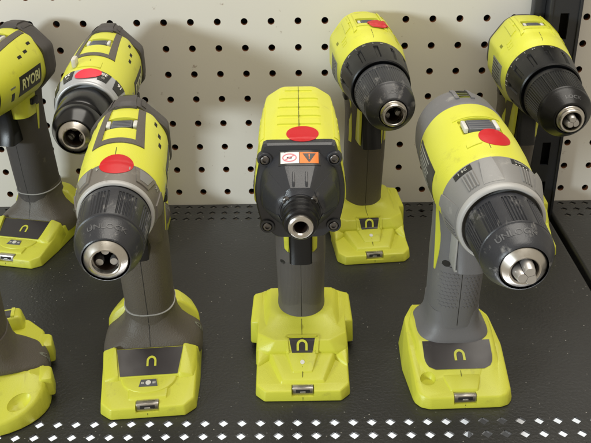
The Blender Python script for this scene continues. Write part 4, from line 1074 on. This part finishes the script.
    link('no_hand_bar', patch(fl, strip([(-8.8, v - 1.6), (-6, v), (-3.2, v + 1.6)], 0.7), 0.8, 0.3), 'pink_print', lp)
    link('hand_mark', patch(fl, rect(-7.6, -4.6, v - 0.6, v + 0.6, 4, 2), 0.7, 0.3), 'label_dark', lp)
    # black collar sleeve and steel anvil
    link('bit_collar', lathe([(20, 12), (17.5, 11.6), (16.8, 10.4), (15.8, 10.2), (15.2, 10.9), (13.0, 11.0), (12.4, 10.4), (11.4, 10.3), (10.8, 10.8), (8.0, 10.7), (7.2, 9.9), (6.2, 9.8), (5.6, 10.0), (3.6, 9.7), (2.9, 8.8), (2.9, 6.5)], zc, seg=80, y0=N), 'black', t, angle=28)
    link('anvil', lathe([(16, 0.01), (16, 3.9), (1.0, 3.9), (0.0, 4.6), (0.0, 6.2), (0.7, 7.2), (3.4, 7.5), (7, 7.5)], zc, seg=64, y0=N), 'steel', t, angle=28)
    link('bore', lathe([(15.6, 0.01), (15.6, 3.78), (2.2, 3.78), (2.2, 3.84), (15.9, 3.84), (15.9, 0.01)], zc, seg=40, y0=N), 'bore', t)
    # handle and trigger between lime cheeks
    h, hbv = handle(t, 'neutral_grey', F + 82, F + 68, 17.6, 21.0, zb=30, flare=0.6)
    rings = []
    for (z, a, d0, d1) in [(152, 21, -20, 20), (140, 19.6, -20, 18), (130, 18.8, -18, 14), (118, 18.4, -12, 8)]: rings.append(sup_ring(z, F + 68 + (d0 + d1) / 2, a, (d1 - d0) / 2, 3.2))
    link('neck', loft(rings), 'warm_grey', t)
    trigger(t, F + 34, 94, 140, 7.8, 'black', 24)
    for sx in (-1, 1):
        link('trigger_cheek', hull([(sx * x, y, z) for x, y, z in ((7.9, F + 37, 142), (12.4, F + 38, 142), (7.9, F + 41, 97), (11.4, F + 42, 101), (7.9, F + 60, 142), (13, F + 60, 142), (7.9, F + 58, 97), (12, F + 58, 101))], 0.8), 'lime', t)
    link('direction_button', box(-21.5, 21.5, F + 56, F + 68, 138, 144, 1.2), 'black', t)
    ff = Frame((0, -300, 0), (1, 0, 0), (0, 0, 1), hbv)
    link('grip_line', patch(ff, strip([(-15.5 + i * 1.94, 93 - 5.0 * math.cos((i - 8) / 8 * 1.3) ** 2) for i in range(17)], 0.5), 0.05, 0.4), 'dark_rubber', h)
    link('handle_screw', patch(ff, disc(-13.2, 80, 1.9, 8), 0.1, 0.6), 'seam_dark', h)
    for i in range(15):
        for sx in (-1, 1):
            link('grip_rib', patch(ff, strip([(sx * (1.2 + i * 1.0), 44 + k * 4.4 - i * 0.35) for k in range(10)], 0.35), 0.16, 0.4), 'neutral_grey', h)
    foot_B(t)
    return t, dict(bv=bv, gbv=gbv, N=N, Y=Y, zc=zc, F=F)

# ------------------------------------------------------------------ placing the tools (feet on the shelf, z = 0)
Z0 = 0.15
def at(fx, fy, yaw):          # foot-front centre -> origin (45 mm behind it)
    a = R(yaw); return (fx - 45 * math.sin(a), fy + 45 * math.cos(a), Z0)

t3, q = drill_A('hammer_drill', 'green drill with red dot sticker and scuffed chuck, front row beside the impact driver', at(-110.0, 427.5, 5.0), 5.0, 1.13, 'warm', 'A', ('lime_notch', 'groove'), 69.0, 171.5, 0.89)
red_dot(t3, [q['bv'], q['clv']], (1.5, q['Y'](67.0), q['zc'] + 26), (0.02, -0.2, 1), 9.8)

t4, q = impact_driver('impact_driver', 'green impact driver with black gear case and orange warning plate, front row centre', at(-2.6, 443.3, 0.5), 0.5)
red_dot(t4, [q['bv'], q['gbv']], (2.0, q['Y'](55.5), q['zc'] + 34), (0, -0.1, 1), 9.8)

t6, q = drill_C('hammer_drill', 'green and grey hammer drill with grey collar and closed jaws, front row right', at(110.5, 434, 2.0), 2.0)
red_dot(t6, [q['bv']], (5.5, q['Y'](99), q['zc'] + 33), (0.12, -0.05, 1), 9.8, tilt=-14)

t5, q = drill_B('compact_drill', 'green compact drill with black collar and folded red sticker, behind the impact driver', at(64, 632, 5.5), 5.5, -7, ('worn',))
red_dot(t5, [q['bv']], (7.5, q['Y'](115.5), q['zc'] + 35), (0.25, -0.1, 1), 9.4, tilt=-8, sq=0.8, lift=1.35)

t7, q = drill_B('compact_drill', 'green compact drill with black chuck and closed jaws, in front of the black upright', at(198.7, 637, 0.3), 0.3, 5.0, ('darkcap',), 73.0)

t2, q = drill_A('hammer_drill', 'green hammer drill with silver numbered collar and glossy black chuck, back row', at(-169.3, 633, 1.8), 1.8, 1.26, 'silver', 'smooth', (), 92.0, 169.5)
link('mode_lever', box(-13, -9.2, q['Y'](73), q['Y'](81), q['zc'] + 27, q['zc'] + 34.5, 1.4), 'lever', t2)
frl = Frame((0, 0, 300), (1, 0, 0), (0, 1, 0), q['bv'])
link('lever_bed', patch(frl, rect(-8, 10, q['Y'](71.5), q['Y'](79), 12, 5), 0.9, 1.4), 'lime', t2)
red_dot(t2, [q['clv'], q['bv']], (2.5, q['Y'](61), q['zc'] + 27), (0.1, -0.3, 1), 10.5, 'pink_sticker', tilt=24, sq=0.6, lift=0.95)

t1, q = drill_A('hammer_drill', 'green drill showing its dark brand label, at the left edge of the back row', at(-276, 634, -12.0), -12.0, 1.14, 'black', 'smooth', ('groove',), 67.0, 169.5)

# the tool cut off by the lower left corner: only its foot and handle stand in view
t8 = thing('cordless_tool', 'cut off green tool with only its rounded foot showing, lower left corner', 'power tool', (-224.5, 451.5, Z0), 15, 'green cordless tools on the shelf')
foot_A(t8, 1)
h8, _ = handle(t8, 'warm_grey', 15, 6, 16, 21)
hb = body([(-105, 22), (-60, 24), (-58, 28), (-10, 29.5), (50, 29), (60, 24)], 12, 166); link('housing', hb, 'lime', t8)
trigger(t8, -7, 104, 138, 8, 'black', 20)
link('chuck_sleeve', lathe([(-112, 12), (-110, 14), (-100, 18), (-70, 20), (-60, 20)], 166, seg=64), 'black', t8)
link('nose_ring', lathe([(-100, 0.01), (-100, 6.5), (-114, 7), (-114, 9), (-110, 12.5)], 166, seg=48), 'steel', t8)

# the heads sit a little nose-down on their handles
HEAD = {'housing', 'rear_cap', 'rear_band', 'switch_frame', 'speed_switch', 'clutch_collar', 'chuck_sleeve', 'nose_ring', 'bore', 'jaw',
        'round_sticker', 'mode_lever', 'lever_bed', 'gear_case', 'warning_plate', 'bit_collar', 'anvil'}
for th, deg in ((t1, 2.2), (t2, 2.4), (t3, 2.2), (t4, 1.6), (t5, 2.6), (t6, 2.2), (t7, 2.4)):
    P = Vector((0, 0.022, 0.168))
    M = Matrix.Translation(P) @ Matrix.Rotation(R(deg), 4, 'X') @ Matrix.Translation(-P)
    for ch in list(th.children):
        if ch.name.split('.')[0] in HEAD: ch.matrix_local = M
